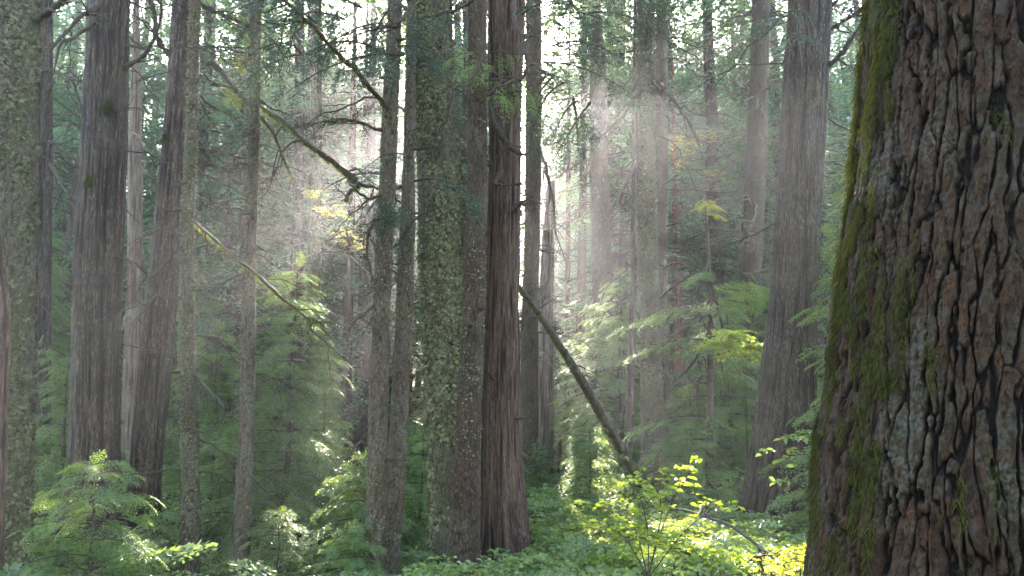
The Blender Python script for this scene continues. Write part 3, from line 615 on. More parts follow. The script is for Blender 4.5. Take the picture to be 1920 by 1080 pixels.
# moss hanging down the flank and in clumps over the near trunk
rng = np.random.default_rng(5)
tx = tree['X']; zt = P(960, -20, 2.45)[2]
a = R(-202) + rng.random(110000) ** 1.5 * R(115); z = rng.uniform(0, zt, len(a)); r = tx.r(z)
x = tx.cx(z) + np.cos(a) * r; y = tx.cy(z) + np.sin(a) * r
m = 0.8 * fbm(x * 14, y * 14, z * 3.0, 55, 4) + 0.50 * ((R(-100) - a) / R(100)) + 0.22 * vnoise(x * 40, y * 40, z * 10, 6) > 0.46
a, x, y, z = a[m], x[m], y[m], z[m]
_, hx = bark('plate', np.cos(a) * r[m] + 3 * 3.1, np.sin(a) * r[m], z, r[m], 3); d_, _h2 = bark('plate', np.cos(a) * r[m] + 9.3, np.sin(a) * r[m], z, r[m], 3)
nr = np.stack([np.cos(a), np.sin(a), 0 * a], -1)
strands_mesh("moss", np.stack([x, y, z], -1) + nr * (d_ + 0.001)[:, None], tx.root, rng, 0.008, 0.034, 0.0013, nr * 0.45, clump=.45, mat=M_DMOSS)

# ---- limbs traced over the photograph, each at its own distance
D, E = tree['D'], tree['E']
limb_px(D, [(352, 100, 9.5, 15), (400, 122, 9.2, 13), (440, 165, 8.9, 10), (475, 205, 8.7, 9), (510, 245, 8.6, 7), (530, 290, 8.6, 5), (545, 330, 8.5, 3)], .7, 9, 1, 500, .8)
limb_px(D, [(470, 185, 8.7, 7), (510, 215, 8.5, 9), (545, 240, 8.3, 9), (590, 280, 8.1, 9), (628, 305, 8.0, 10), (655, 328, 7.9, 13), (672, 350, 7.9, 17)], .8, 5, 2, 1500, .7)
limb_px(D, [(668, 345, 7.9, 9), (700, 352, 7.8, 6), (740, 372, 7.6, 4), (768, 398, 7.5, 2)], .4, 3, 3, 60, .4)
limb_px(D, [(672, 350, 7.9, 12), (655, 362, 7.9, 9), (648, 378, 7.9, 5)], .6, 2, 4, 150, .3)
limb_px(D, [(345, 272, 9.5, 9), (385, 278, 9.3, 8), (430, 288, 9.1, 6), (480, 298, 9.0, 4), (518, 314, 8.9, 2)], .3, 8, 5, 60, .6)
limb_px(D, [(350, -5, 9.5, 12), (400, 20, 9.3, 9), (440, 42, 9.2, 7), (500, 65, 9.1, 5), (540, 112, 9.0, 3)], .2, 8, 6, 60, .7)
limb_px(D, [(330, 300, 9.5, 6), (385, 325, 9.2, 4), (420, 345, 9.1, 3), (455, 362, 9.0, 2)], .1, 5, 7, 0, .5)
limb_px(D, [(326, 110, 9.5, 11), (300, 80, 9.4, 10), (290, 30, 9.3, 9), (275, -20, 9.2, 8)], 0, 3, 8, 0, .6)
limb_px(E, [(345, 400, 8.0, 5), (380, 430, 7.7, 6), (430, 470, 7.5, 6), (470, 503, 7.3, 6), (520, 552, 7.2, 6), (570, 592, 7.1, 4), (605, 606, 7.0, 2)], .45, 9, 9, 420, .5)
limb_px(E, [(580, 598, 7.1, 5), (592, 625, 7.0, 4), (625, 650, 6.9, 3), (650, 672, 6.8, 2)], .3, 2, 10, 60, .3)
limb_px(E, [(362, 700, 8.0, 6), (390, 725, 7.8, 4), (420, 760, 7.6, 3), (410, 800, 7.5, 2)], 0, 5, 11, 0, .4)
limb_px(tree['A'], [(60, 40, 7, 16), (95, 20, 6.9, 13), (125, -10, 6.8, 12)], 0, 3, 12, 0, .6)
limb_px(tree['C'], [(190, 10, 8.8, 12), (150, 30, 8.5, 9), (120, 60, 8.3, 7), (95, 95, 8.2, 5)], 0, 6, 13, 0, .6)
limb_px(tree['C'], [(182, 40, 8.8, 9), (140, 70, 8.4, 7), (112, 90, 8.2, 5), (95, 160, 8.1, 3), (70, 205, 8.0, 2)], 0, 5, 14, 0, .7)
limb_px(tree['C'], [(225, 130, 9, 9), (262, 110, 8.7, 8), (290, 75, 8.5, 7), (300, 20, 8.4, 6), (290, -15, 8.3, 5)], 0, 5, 15, 0, .6)
limb_px(tree['B'], [(90, 130, 11, 8), (130, 145, 10.6, 7), (145, 185, 10.4, 6), (150, 210, 10.3, 4)], .2, 7, 16, 60, .8)
limb_px(tree['B'], [(92, 300, 11, 8), (110, 330, 10.6, 7), (135, 370, 10.4, 7), (143, 390, 10.3, 3)], .4, 7, 17, 200, .8)
limb_px(tree['B'], [(90, 215, 11, 4), (130, 218, 10.6, 4), (160, 205, 10.4, 3)], 0, 4, 18, 0, .5)
J, K, L_, M_, N_ = (tree[k] for k in 'JKLMN')
limb_px(J, [(735, 215, 7, 10), (700, 170, 6.7, 10), (660, 130, 6.5, 10), (620, 90, 6.3, 9), (575, 45, 6.1, 8), (525, -8, 6.0, 7)], .45, 8, 20, 300, .6)
limb_px(J, [(738, 0, 7, 10), (760, 20, 6.8, 8), (745, 40, 6.6, 7), (715, 55, 6.5, 5), (700, 90, 6.4, 3)], 0, 6, 21, 0, .5)
limb_px(J, [(726, 245, 7, 8), (690, 235, 6.8, 6), (650, 230, 6.6, 5), (600, 232, 6.5, 4), (575, 234, 6.4, 2)], 0, 7, 22, 0, .5)
limb_px(J, [(722, 400, 7, 7), (700, 420, 6.9, 6), (690, 465, 6.9, 5), (700, 520, 6.9, 4), (697, 545, 6.9, 3)], .3, 5, 23, 60, .4)
limb_px(J, [(716, 560, 7, 6), (690, 585, 6.9, 5), (665, 605, 6.8, 4), (650, 640, 6.8, 2)], .3, 3, 24, 40, .3)
limb_px(K, [(752, 350, 7.4, 8), (720, 365, 7.0, 6), (690, 375, 6.8, 5), (655, 345, 6.6, 3)], .2, 5, 25, 0, .4)
limb_px(M_, [(912, -10, 5.4, 8), (908, 60, 5.3, 7), (900, 110, 5.3, 6), (886, 150, 5.3, 5), (876, 172, 5.3, 3)], 0, 5, 26, 0, .35, name="branch")
limb_px(N_, [(964, -10, 6.0, 9), (968, 40, 5.9, 9), (982, 80, 5.8, 9), (984, 128, 5.7, 8), (968, 150, 5.7, 6), (930, 165, 5.6, 4), (905, 170, 5.6, 2)], 0, 9, 27, 0, .45)
limb_px(N_, [(918, 195, 7.4, 7), (928, 235, 7.2, 9), (950, 265, 7.1, 9), (965, 285, 7.0, 8), (985, 290, 6.9, 4)], .1, 5, 28, 0, .3)
limb_px(N_, [(912, 175, 7.4, 4), (900, 160, 7.2, 4), (893, 140, 7.1, 3)], 0, 3, 29, 0, .3)
limb_px(N_, [(940, 320, 7.5, 8), (930, 345, 7.3, 7), (950, 350, 7.2, 5), (978, 345, 7.2, 3)], 0, 4, 30, 0, .25)
limb_px(N_, [(965, 400, 7.8, 7), (975, 385, 7.7, 6), (1000, 370, 7.6, 3)], 0, 3, 31, 0, .3)
limb_px(L_, [(855, 120, 7.7, 7), (845, 180, 7.3, 5), (830, 210, 7.2, 3), (800, 232, 7.1, 2)], 0, 3, 32, 0, .3)
limb_px(L_, [(820, 30, 7.5, 7), (850, 20, 7.0, 6), (880, 5, 6.8, 5), (900, -20, 6.6, 4)], 0, 4, 33, 0, .4)
limb_px(tree['O'], [(1005, 260, 15, 7), (1025, 320, 14.6, 6), (1037, 380, 14.4, 5), (1040, 430, 14.3, 4), (1052, 470, 14.2, 3), (1065, 500, 14.2, 2)], .1, 10, 34, 0, 1.0)
limb_px(tree['O'], [(1000, 590, 15, 9), (985, 600, 14.5, 6), (978, 620, 14.3, 4)], .6, 3, 35, 80, .4)
limb_px(tree['S'], [(1215, 140, 13, 10), (1255, 175, 12.6, 8), (1280, 210, 12.4, 6), (1300, 240, 12.3, 5), (1312, 275, 12.2, 3)], 0, 6, 36, 0, .8)
limb_px(tree['S'], [(1205, 150, 13, 10), (1185, 190, 12.6, 8), (1160, 225, 12.4, 6), (1120, 260, 12.2, 4)], 0, 8, 37, 0, 1.0)
limb_px(tree['S'], [(1196, 300, 13, 8), (1175, 340, 12.7, 6), (1150, 390, 12.5, 5), (1130, 420, 12.4, 3)], 0, 7, 38, 0, .8)
limb_px(tree['S'], [(1235, 560, 13, 6), (1262, 540, 12.8, 4), (1290, 520, 12.6, 3), (1310, 500, 12.5, 2)], 0, 6, 39, 0, .6)
W_ = tree['W']
limb_px(W_, [(1545, 130, 10, 12), (1575, 105, 9.6, 10), (1600, 70, 9.4, 8), (1640, 20, 9.2, 7)], 0, 6, 40, 0, .7)
limb_px(W_, [(1545, 60, 10, 10), (1575, 45, 9.6, 8), (1610, 20, 9.4, 7), (1640, -10, 9.2, 6)], 0, 6, 41, 0, .7)
limb_px(W_, [(1548, 20, 10, 8), (1570, 0, 9.8, 7), (1590, -20, 9.6, 6)], 0, 4, 42, 0, .6)
# young thin tree: crooked side branches
U = tree['U']
for k, rws in enumerate([[(1330, 480, 12, 6), (1310, 540, 11.8, 5), (1280, 570, 11.6, 4), (1250, 600, 11.5, 3)], [(1331, 520, 12, 6), (1352, 600, 11.8, 5), (1370, 660, 11.7, 3)],
        [(1331, 620, 12, 7), (1300, 680, 11.8, 5), (1262, 720, 11.6, 4), (1245, 735, 11.5, 2)], [(1331, 560, 12, 5), (1300, 600, 11.8, 4), (1240, 650, 11.5, 3)], [(1331, 700, 12, 6), (1312, 715, 11.9, 5), (1308, 760, 11.8, 4), (1315, 790, 11.8, 2)],
        [(1331, 590, 12, 5), (1345, 660, 11.8, 4), (1362, 720, 11.7, 2)]]):
    limb_px(U, rws, 0, 5, 50 + k, 0, .5)

# dead twigs bristling from the trunks
def bristle(t, n, seed, zpx0, zpx1, L, r0, mat=M_TWIG, az=None, up=-.1, droop=.35, twigs=5, wig=.3):
    rng = np.random.default_rng(seed)
    for i in range(n):
        z = P(0, rng.uniform(zpx0, zpx1), t.d)[2]; z = max(z, t.ground + 0.8); a = rng.uniform(0, 2 * math.pi) if az is None else R(rng.uniform(*az))
        acc = Acc(); p = np.array([t.cx(z), t.cy(z), z]) + 0.6 * t.r(z) * np.array([math.cos(a), math.sin(a), 0])
        dead_branch(acc, p, np.array([math.cos(a), math.sin(a), up + rng.normal(0, .2)]), L * rng.uniform(.5, 1.2), r0 * rng.uniform(.6, 1.2), rng, droop, wig, twigs, 1)
        acc_obj("branch", acc, mat, t.root)
M_PALETWIG = bark_mat("bleached_twigs", (0.24, 0.21, 0.18), (0.18, 0.16, 0.14), (0.1, 0.08, 0.07), stretch=1, sc1=30, fleck_amt=0.2)
bristle(tree['V'], 85, 1, -20, 640, 2.0, .022, M_PALETWIG, up=.1, droop=.6, wig=.45)
bristle(tree['D'], 14, 2, -20, 620, 1.5, .016, az=(-70, 60)); bristle(tree['E'], 16, 3, 100, 900, 1.1, .010)
bristle(tree['F'], 14, 4, 0, 560, .9, .009); bristle(tree['J'], 10, 5, 300, 900, .5, .007); bristle(tree['K'], 10, 6, 100, 800, .5, .007)
bristle(tree['B'], 12, 7, 50, 900, 1.5, .016); bristle(tree['G'], 22, 8, 250, 850, 1.3, .02, M_PALETWIG); bristle(tree['O'], 40, 9, 0, 700, 1.6, .018)
bristle(tree['S'], 26, 10, 0, 500, 1.6, .016); bristle(tree['S2'], 40, 11, 0, 600, 1.8, .018); bristle(tree['H'], 55, 12, 100, 700, 2.0, .02, M_PALETWIG); bristle(tree['H2'], 40, 13, 100, 700, 2.2, .02)
bristle(tree['Q'], 45, 14, 50, 700, 2.4, .022); bristle(tree['P'], 8, 15, 400, 800, .9, .016, M_PALETWIG); bristle(tree['C'], 7, 16, 0, 500, 1.0, .012, az=(-20, 60)); bristle(tree['W'], 8, 17, 0, 450, 1.6, .016, az=(20, 200))
bristle(tree['Y'], 16, 18, 200, 800, 1.5, .014); bristle(tree['I'], 16, 19, 300, 800, 2, .02); bristle(tree['I2'], 16, 20, 300, 800, 2, .02); bristle(tree['L'], 6, 21, 0, 600, .6, .01); bristle(tree['T'], 10, 22, 350, 800, 1.6, .02); bristle(tree['N'], 5, 23, 0, 450, .7, .01)

for k_, nm in enumerate('CDWNLMJKEFS'):
    rng_ = np.random.default_rng(900 + k_); t_ = tree[nm]
    for i in range(7):
        z = rng_.uniform(t_.ground + .8, P(0, 0, t_.d)[2]); a = rng_.uniform(R(150), R(390)); dr = np.array([math.cos(a), math.sin(a), rng_.normal(0, .3)]); L = rng_.uniform(.05, .22)
        p = np.array([t_.cx(z), t_.cy(z), z]) + dr * [1, 1, 0] * t_.r(z) * .8; acc = Acc(); n_ = rng_.normal(0, .25 * L, (5, 3)); n_[:2] = 0
        acc.tube(p + np.outer(np.linspace(0, 1, 5), dr) * (L + t_.r(z) * .2) + n_, np.linspace(.016, .004, 5) * rng_.uniform(.6, 1.3), 6, .4, rng_); acc_obj("broken_stub", acc, M_TWIG, t_.root)
# leaning dead log, broken stubs
def log_thing(name, label, cat, rows, mat, seed, twigs=4, sides=22, style='scale', mossy=-0.3, tw_len=.5, strands=0):
    rng = np.random.default_rng(seed)
    pts = np.array([np.append(P(a_, b_, c_), wd * MPP(c_) / 2) for a_, b_, c_, wd in rows]); sp = smooth_path(pts, 60 * (len(rows) - 1))
    p0 = sp[0, :3]; root = thing(name, (p0[0], p0[1], gz1(p0[0], p0[1])), label, cat)
    acc = Acc(); acc.tube(sp[:, :3], sp[:, 3], sides, .22, rng); V, Q = acc.arrays()
    n = fbm(V[:, 0] * 14, V[:, 1] * 14, V[:, 2] * 5, seed, 3); h = np.clip(.5 + n, 0, 1)
    c = np.repeat(sp[:, :3], sides, axis=0); V = c + (V - c) * (1 + 0.25 * n)[:, None]
    mk("trunk", V, Q, mat, root, dict(hgt=h, moss=mossy + .5 * fbm(V[:, 0] * 3, V[:, 1] * 3, V[:, 2] * 3, seed + 3, 3), lich=0 * h + .25), smooth=True)
    if strands:
        k = rng.integers(0, len(sp), strands); a_ = rng.uniform(0, 6.28, strands); off = np.stack([np.cos(a_) * .9, np.cos(a_) * .3, np.sin(a_)], -1) * sp[k, 3][:, None]
        strands_mesh("moss", sp[k, :3] + off, root, rng, .015, .06, .004)
    for i in range(twigs):
        a2 = Acc(); k = rng.integers(5, len(sp) - 2); dd = rng.normal(0, 1, 3)
        dead_branch(a2, sp[k, :3], dd, tw_len * rng.uniform(.4, 1), .012, rng, .3, .3, 3, 1); acc_obj("branch", a2, M_MOSSY_LIMB, root, .1)
    return root
log_thing("leaning_log", "long dead trunk leaning diagonally against the thick reddish cedar", "log", [(1222, 955, 12.6, 25), (1198, 905, 12.4, 23), (1146, 810, 11.6, 18), (1093, 718, 10.9, 16), (1043, 638, 10.2, 14), (1000, 575, 9.5, 12), (968, 533, 8.9, 10), (950, 510, 8.6, 8)], M_LICH, 61, 22, mossy=.1, strands=2200)
log_thing("broken_stub", "short reddish broken stub standing beside the pale dead trunk", "stub", [(1044, 960, 17.5, 13), (1046, 880, 17.5, 11), (1050, 830, 17.5, 8), (1053, 815, 17.5, 2)], M_RED, 62, 0)
log_thing("fallen_branch", "thin grey stick leaning over near the reddish broken stub", "branch", [(1060, 930, 18, 11), (1075, 850, 18.4, 9), (1088, 770, 19, 6), (1094, 730, 19.3, 4)], M_GREY, 63, 2)
log_thing("broken_stub", "curved bleached broken stub with an orange lower end", "stub", [(1094, 925, 19, 8), (1092, 895, 18.9, 8), (1082, 872, 18.6, 7), (1073, 862, 18.4, 3)], M_RED, 64, 0)
log_thing("fallen_branch", "thin brown bare branch lying over the bright leafy ground cover in front", "branch", [(1455, 1052, 4.2, 5), (1420, 1022, 4.5, 6), (1370, 986, 4.8, 6), (1320, 968, 5.0, 5), (1270, 955, 5.2, 4), (1210, 964, 5.4, 2)], M_TWIG, 65, 7, 9, mossy=-.5, tw_len=.25)
log_thing("fallen_branch", "pale dead stick between the stout cedar and the leaning cedar", "branch", [(222, 950, 10, 5), (228, 905, 10, 5), (236, 880, 10, 3)], M_GREY, 66, 0, 8)
log_thing("fallen_log", "grey fallen log lying low behind the thick reddish cedar", "log", [(880, 990, 13, 16), (960, 992, 12.6, 16), (1010, 985, 12.4, 14)], M_GREY, 67, 0, 14)

# ------------------------------------------------------------------ young hemlocks (templates, then copies)
def young_hemlock(H, seed, templ, spr=0.42, wide=0.42, step=0.2, low=0.15, lmat=None, label="", dens=1.0, name="young_hemlock", tint=.5):
    rng = np.random.default_rng(seed); lv = Leaves(); acc = Acc()
    zt = np.linspace(-.15, H, 14); wob = np.cumsum(rng.normal(0, .012 * H / 3, (14, 2)), 0); wob -= wob[0]
    pts = np.column_stack([wob, zt]); pts[-1, :2] += rng.normal(0, .05 * H, 2)
    root = thing(name, (0, 0, 0), label, "tree")
    tk = Acc(); tk.tube(pts, (0.006 + 0.013 * H * (1 - np.clip(zt, 0, H) / H)), 8, .15, rng)
    V, Q = tk.arrays(); z0 = np.zeros(len(V)); mk("trunk", V, Q, M_TWIG, root, dict(hgt=z0 + .6, moss=z0 - .4, lich=z0 + .1), smooth=True)
    z = low * H; az = rng.uniform(0, 6)
    while z < H * .98:
        for _ in range(rng.integers(2, 5)):
            az += 2.4 + rng.normal(0, .4); f = z / H
            L = (wide * H * (1 - f) ** .8 + .16) * rng.uniform(.65, 1.15)
            p = np.array([np.interp(z, zt, pts[:, 0]), np.interp(z, zt, pts[:, 1]), z])
            bough(lv, acc, p, az, L, rng, .12 + .25 * f, .35, spr * (.55 + .45 * (1 - f)), dens, .0015 + .002 * L, .06, tint)
        z += step * rng.uniform(.7, 1.3) * (1 - .3 * z / H)
    lv.add(pts[-1] - [0, 0, .1], [.4, 0, 1], [0, 1, 0], spr * .5, .8)
    crown_mesh("crown", lv, templ, root, lmat or M_HL, acc, seed); return root
LM = [(34, "the lichen-crusted edge trunk"), (180, "the stout mossy-cushioned cedar"), (300, "the leaning cedar"), (350, "the slim lichened hemlock"), (465, "the slim straight hemlock"), (585, "the dark shaggy trunk"), (715, "the close pair of hemlocks"),
      (830, "the shaggy lichened trunk"), (945, "the thick reddish cedar"), (1025, "the pale dead trunk"), (1090, "the slender hazy trunk"), (1215, "the straight dark trunk"), (1330, "the thin young tree"), (1410, "the twig-bristled trunk"), (1490, "the large fluted cedar"), (1600, "the huge near trunk")]
def where(px):
    if px < LM[0][0]: return "beyond " + LM[0][1]
    for (a_, n1_), (b_, n2_) in zip(LM, LM[1:]):
        if a_ <= px < b_: return ("between %s and %s" % (n1_, n2_)) if (b_ - a_) > 60 else "close beside " + (n1_ if px - a_ < b_ - px else n2_)
    return "hidden behind " + LM[-1][1]
def lab_of(kind, px, d, a=24, b=38):
    t_ = ("%s %s" % ("near" if d < a else "hazy" if d < b else "faint far", kind)) + " " + where(px)
    return " ".join(t_.split()[:16])
placed = []
def on_ground(px, d, off=0.0):
    x = (px - 960) / F * d * 1.0; x = P(px, 720, d)[0]; return (x, d, gz1(x, d) + off)

# nearest one, lower corner
yb = young_hemlock(1.75, 201, SP_HI, .34, .50, .105, .05, label="small bushy young hemlock in front of the stout grey-brown cedar's foot", dens=1.5, tint=.25)
yb.location = (P(180, 900, 5.3)[0], 5.3, P(180, 868, 5.3)[2] - 1.72); yb.rotation_euler = (0, 0, 1.0)
yA = young_hemlock(4.2, 202, SP_HI, .5, .36, .17, .05, label="tall young hemlock with drooping green fronds behind the slim straight hemlock", dens=1.25, tint=.5)
p = on_ground(545, 10.5); yA.location = p; yA.scale = (.9,) * 3
yB = young_hemlock(3.0, 203, SP_MID, .45, .42, .17, .05, label="tall young hemlock between the leaning cedar and the slim straight hemlock", dens=1.1)
yC = young_hemlock(5.5, 204, SP_MID, .6, .30, .22, .08, label="tall young hemlock", dens=1.1)
yD = young_hemlock(1.3, 205, SP_MID, .32, .55, .10, .04, label="low young hemlock among the undergrowth", dens=1.2)
def put(t, px, d, s=1.0, label=None, group=None, first=False, rz=None, sink=0.05):
    loc = on_ground(px, d, -sink); rz = (px * 7.7) % 6.28 if rz is None else rz
    if first: t.location = loc; t.scale = (s,) * 3; t.rotation_euler = (0, 0, rz); t["label"] = label or t["label"]; r = t
    else: r = dup(t, loc, rz, s, label or t["label"], group)
    if group: r["group"] = group
    elif "group" in r: del r["group"]
    return r
put(yB, 405, 11.5, 1.0, first=True)
put(yC, 1625, 7.6, .62, "young hemlock reaching its fronds across the large fluted cedar from behind the huge near trunk", first=True)
put(yC, 1640, 9.5, .9, "young hemlock filling the gap between the large fluted cedar and the huge near trunk")
put(yD, 1100, 11, 1.0, "low spreading hemlock beside the foot of the leaning log", first=True)
put(yD, 790, 9.5, 1.1, "low green hemlock between the close pair and the shaggy lichened trunk")
put(yB, 1013, 13.5, .42, "little hemlock sapling in front of the pale grey dead trunk")
put(yB, 130, 9.5, .8, "young hemlock beside the foot of the dark straight trunk")
put(yA, 40, 14.0, 1.25, "tall hemlock showing green boughs behind the lichen-crusted trunk")
put(yB, 1290, 15.5, .8, "young hemlock between the straight dark trunk and the thin young tree")
put(yC, 1120, 17, .8, "tall young hemlock behind the upper part of the leaning log")
put(yA, 1365, 14.5, .85, "young hemlock between the thin young tree and the large fluted cedar")
put(yD, 1540, 8.6, .6, "low hemlock against the foot of the large fluted cedar")
rng = np.random.default_rng(77)
G1 = "young hemlocks crowded in the understory"
tpl = [yA, yB, yC]
n = 0
# a loose understory of young trees between the big trunks
for i in range(150):
    px = rng.uniform(-80, 1680); d = 12.5 + 30 * rng.random() ** 1.3
    x, y, z = on_ground(px, d)
    if any((x - a) ** 2 + (y - b) ** 2 < (1.1 + .02 * d) ** 2 for a, b in placed): continue
    if 930 < px < 1110 and d < 20: continue
    if abs(px - 1268) < 40 and d < 20: continue
    if 1290 < px < 1560 and d < 14: continue
    placed.append((x, y)); s = rng.uniform(.45, 1.15) * (1.0 if d < 20 else 1.25)
    if 600 < px < 760: s *= .6
    put(tpl[rng.integers(0, 3)], px, d, s, lab_of("young hemlock", px, d, 18, 28), G1)
G2 = "low hemlocks among the undergrowth"
for i in range(60):
    px = rng.uniform(280, 1540); d = rng.uniform(6.5, 17)
    if 830 < px < 1240 and d < 13 or 1290 < px and d < 14: continue
    x, y, z = on_ground(px, d)
    if any((x - a) ** 2 + (y - b) ** 2 < .5 for a, b in placed): continue
    placed.append((x, y)); put(yD, px, d, rng.uniform(.5, 1.1), lab_of("low hemlock", px, d, 9, 13), G2)

# ------------------------------------------------------------------ foliage on the near and middle trees (boughs that hang into the picture)
def boughs_px(t, rows, templ, lmat, seed, spr, tint=.4, name="foliage", droop=.5, hang=.5, dens=1.2, start=.1):
    """rows: (px, py, distance, azimuth deg, length m) of each bough's root"""
    rng = np.random.default_rng(seed); lv = Leaves(); acc = Acc()
    for px, py, d, az, L in rows:
        bough(lv, acc, P(px, py, d), R(az), L, rng, .1, droop, spr, dens, .006 + .008 * L, start, tint, hang=hang)
    return crown_mesh(name, lv, templ, t.root, lmat, acc, seed)
rg = random.Random(4)
def rows_in(x0, x1, y0, y1, d0, d1, n, az, L0, L1, seed):
    g_ = random.Random(seed); return [(g_.uniform(x0, x1), g_.uniform(y0, y1), g_.uniform(d0, d1), g_.uniform(*az), g_.uniform(L0, L1)) for _ in range(n)]
boughs_px(J, rows_in(560, 760, -60, 130, 6.0, 7.6, 20, (120, 320), .5, 1.2, 1), SP_CED, M_CL, 301, .42, .25)
boughs_px(K, rows_in(700, 800, 40, 420, 6.6, 7.4, 11, (100, 330), .3, .8, 2), SP_CED, M_CL, 302, .38, .3)
boughs_px(L_, rows_in(780, 860, -60, 150, 6.8, 7.6, 7, (180, 340), .3, .7, 3), SP_CED, M_CL, 303, .34, .35)
boughs_px(N_, rows_in(880, 960, 90, 190, 6.2, 7.2, 9, (180, 360), .25, .6, 4), SP_CED, M_HL, 304, .26, .8)
boughs_px(N_, rows_in(970, 1110, -60, 230, 6.6, 8.5, 20, (-60, 120), .5, 1.2, 5), SP_CED, M_CL, 305, .4, .3)
boughs_px(tree['S'], rows_in(1110, 1230, -90, 10, 9, 12, 12, (160, 380), .8, 1.6, 6), SP_CED, M_CL, 306, .6, .3)
boughs_px(W_, rows_in(1460, 1520, 20, 110, 9.2, 9.7, 4, (200, 320), .4, .9, 7), SP_CED, M_CL, 307, .36, .2)
boughs_px(D, rows_in(360, 500, 20, 160, 8.6, 9.6, 7, (-60, 60), .4, 1.0, 8), SP_CED, M_MOSS, 308, .30, .7, name="moss", dens=.5)
boughs_px(U, rows_in(1325, 1336, 500, 860, 11.9, 12.1, 26, (0, 360), .6, 1.5, 9), SP_MID, M_HL, 309, .42, .4, name="crown", droop=.3, hang=.2)
boughs_px(U, rows_in(1318, 1328, 362, 400, 11.9, 12.1, 6, (0, 360), .15, .3, 10), SP_MID, M_YEL, 310, .22, .8, name="leaves", droop=.3, hang=.2)

# ------------------------------------------------------------------ the wood behind: whole conifers, copied from a few
def conifer(H, r0, seed, bare, nb, L0, templ, spr, label, wood=.35, tint=.4, dens=.8, lmat=None, loc=None):
    rng = np.random.default_rng(seed); root = thing("conifer_tree", (0, 0, 0), label, "tree")
    zt = np.linspace(-.4, H, 24); wob = np.cumsum(rng.normal(0, .03, (24, 2)), 0); wob -= wob[0]
    pts = np.column_stack([wob, zt]); rad = r0 * (1 - np.clip(zt / H, 0, 1)) ** .75 + .01
    rad[:3] *= [1.3, 1.2, 1.06]
    t = trunk(root, pts, rad, M_BG, 'scale', seed, .05, (-1, 14))
    lv = Leaves(); acc = Acc()
    for i in range(nb):
        f = (i + rng.random()) / nb; z = bare + (H - bare) * f ** 1.05; az = rng.uniform(0, 2 * math.pi)
        p = np.array([t.cx(z), t.cy(z), z]); L = (L0 * (1 - f) ** .75 * (.55 + .45 * min(1, f * 4)) + .25) * rng.uniform(.6, 1.2)
        if f < .35 and rng.random() < wood:
            dead_branch(acc, p, np.array([math.cos(az), math.sin(az), .1]), L * .9, .02, rng, .5, .4, 6, 1)
        else: bough(lv, acc, p, az, L, rng, .15, .45, spr, dens, .018, .12, tint, hang=.35)
    # fine dead twigs below the green
    for i in range(int(nb * .25)):
        z = rng.uniform(1.5, bare + 2); az = rng.uniform(0, 2 * math.pi); p = np.array([t.cx(z), t.cy(z), z])
        dead_branch(acc, p, np.array([math.cos(az), math.sin(az), 0]), rng.uniform(.6, 2.2), .016, rng, .4, .4, 5, 1)
    crown_mesh("crown", lv, templ, root, lmat or M_FAR, acc, seed, gaps=loc, gx=.42)
    if loc is not None: root.location = tuple(float(c) for c in loc)
    return root
BT = [conifer(24, .30, 401, 3.5, 170, 3.0, SP_LO, .95, "tall conifer"), conifer(20, .22, 402, 2.5, 150, 2.6, SP_LO, .85, "tall conifer", .3, .6),
      conifer(27, .38, 403, 6.5, 150, 3.4, SP_LO, 1.0, "tall conifer", .4, .35), conifer(15, .15, 404, 1.2, 130, 2.2, SP_LO, .75, "tall conifer", .15, .65)]
G3 = "conifers massed in the hazy wood behind"
bgp = []; rng = np.random.default_rng(91); first = set()
def put_bg(k, px, d, s, lab, grp):
    loc = on_ground(px, d, -.1); rz = float(rng.uniform(0, 6.28))
    if k not in first:
        first.add(k); b = BT[k]; b.location = loc; b.rotation_euler = (0, 0, rz); b.scale = (s,) * 3; b["label"] = lab; b["group"] = grp; return b
    return dup(BT[k], loc, rz, s, lab, grp)
tries = 0
LAB_BG = "tall conifer fading into the haze of the wood behind"
# those the sun shines past: each with a crown of its own, open where the beams come through
want = [(1072, 23), (1128, 19), (1150, 29), (1045, 31), (690, 33), (560, 27)]
while len(bgp) < 78 and tries < 6000:
    tries += 1; d = 19 + 45 * rng.random() ** 1.1; x = d * math.tan(SUN_AZ) + rng.uniform(-13, 13); px = 960 + x / d * F
    if tries <= len(want): px, d = want[tries - 1]; x = (px - 960) / F * d
    loc = np.array([x, d, gz1(x, d) - .1])
    if any((x - a_) ** 2 + (d - b_) ** 2 < 2.7 ** 2 for a_, b_ in bgp): continue
    if in_gap(loc + np.outer(np.linspace(2, 24, 60), [0, 0, 1.0]), .2).any(): continue
    if tries > 6 and d < 24 and (abs(px - 1080) < 25 or abs(px - 680) < 35): continue
    bgp.append((x, d)); k = tries; H = rng.uniform(19, 27)
    rr_ = rng.uniform(.14, .32)
    t_ = conifer(H, rr_, 1000 + k, rng.uniform(1.5, 5.5), int(rng.uniform(150, 200)), rng.uniform(2.2, 3.3), SP_XLO, 1.0, lab_of('conifer', px, d), .4, rng.uniform(.3, .7), 1.0, loc=loc)
    t_["group"] = G3
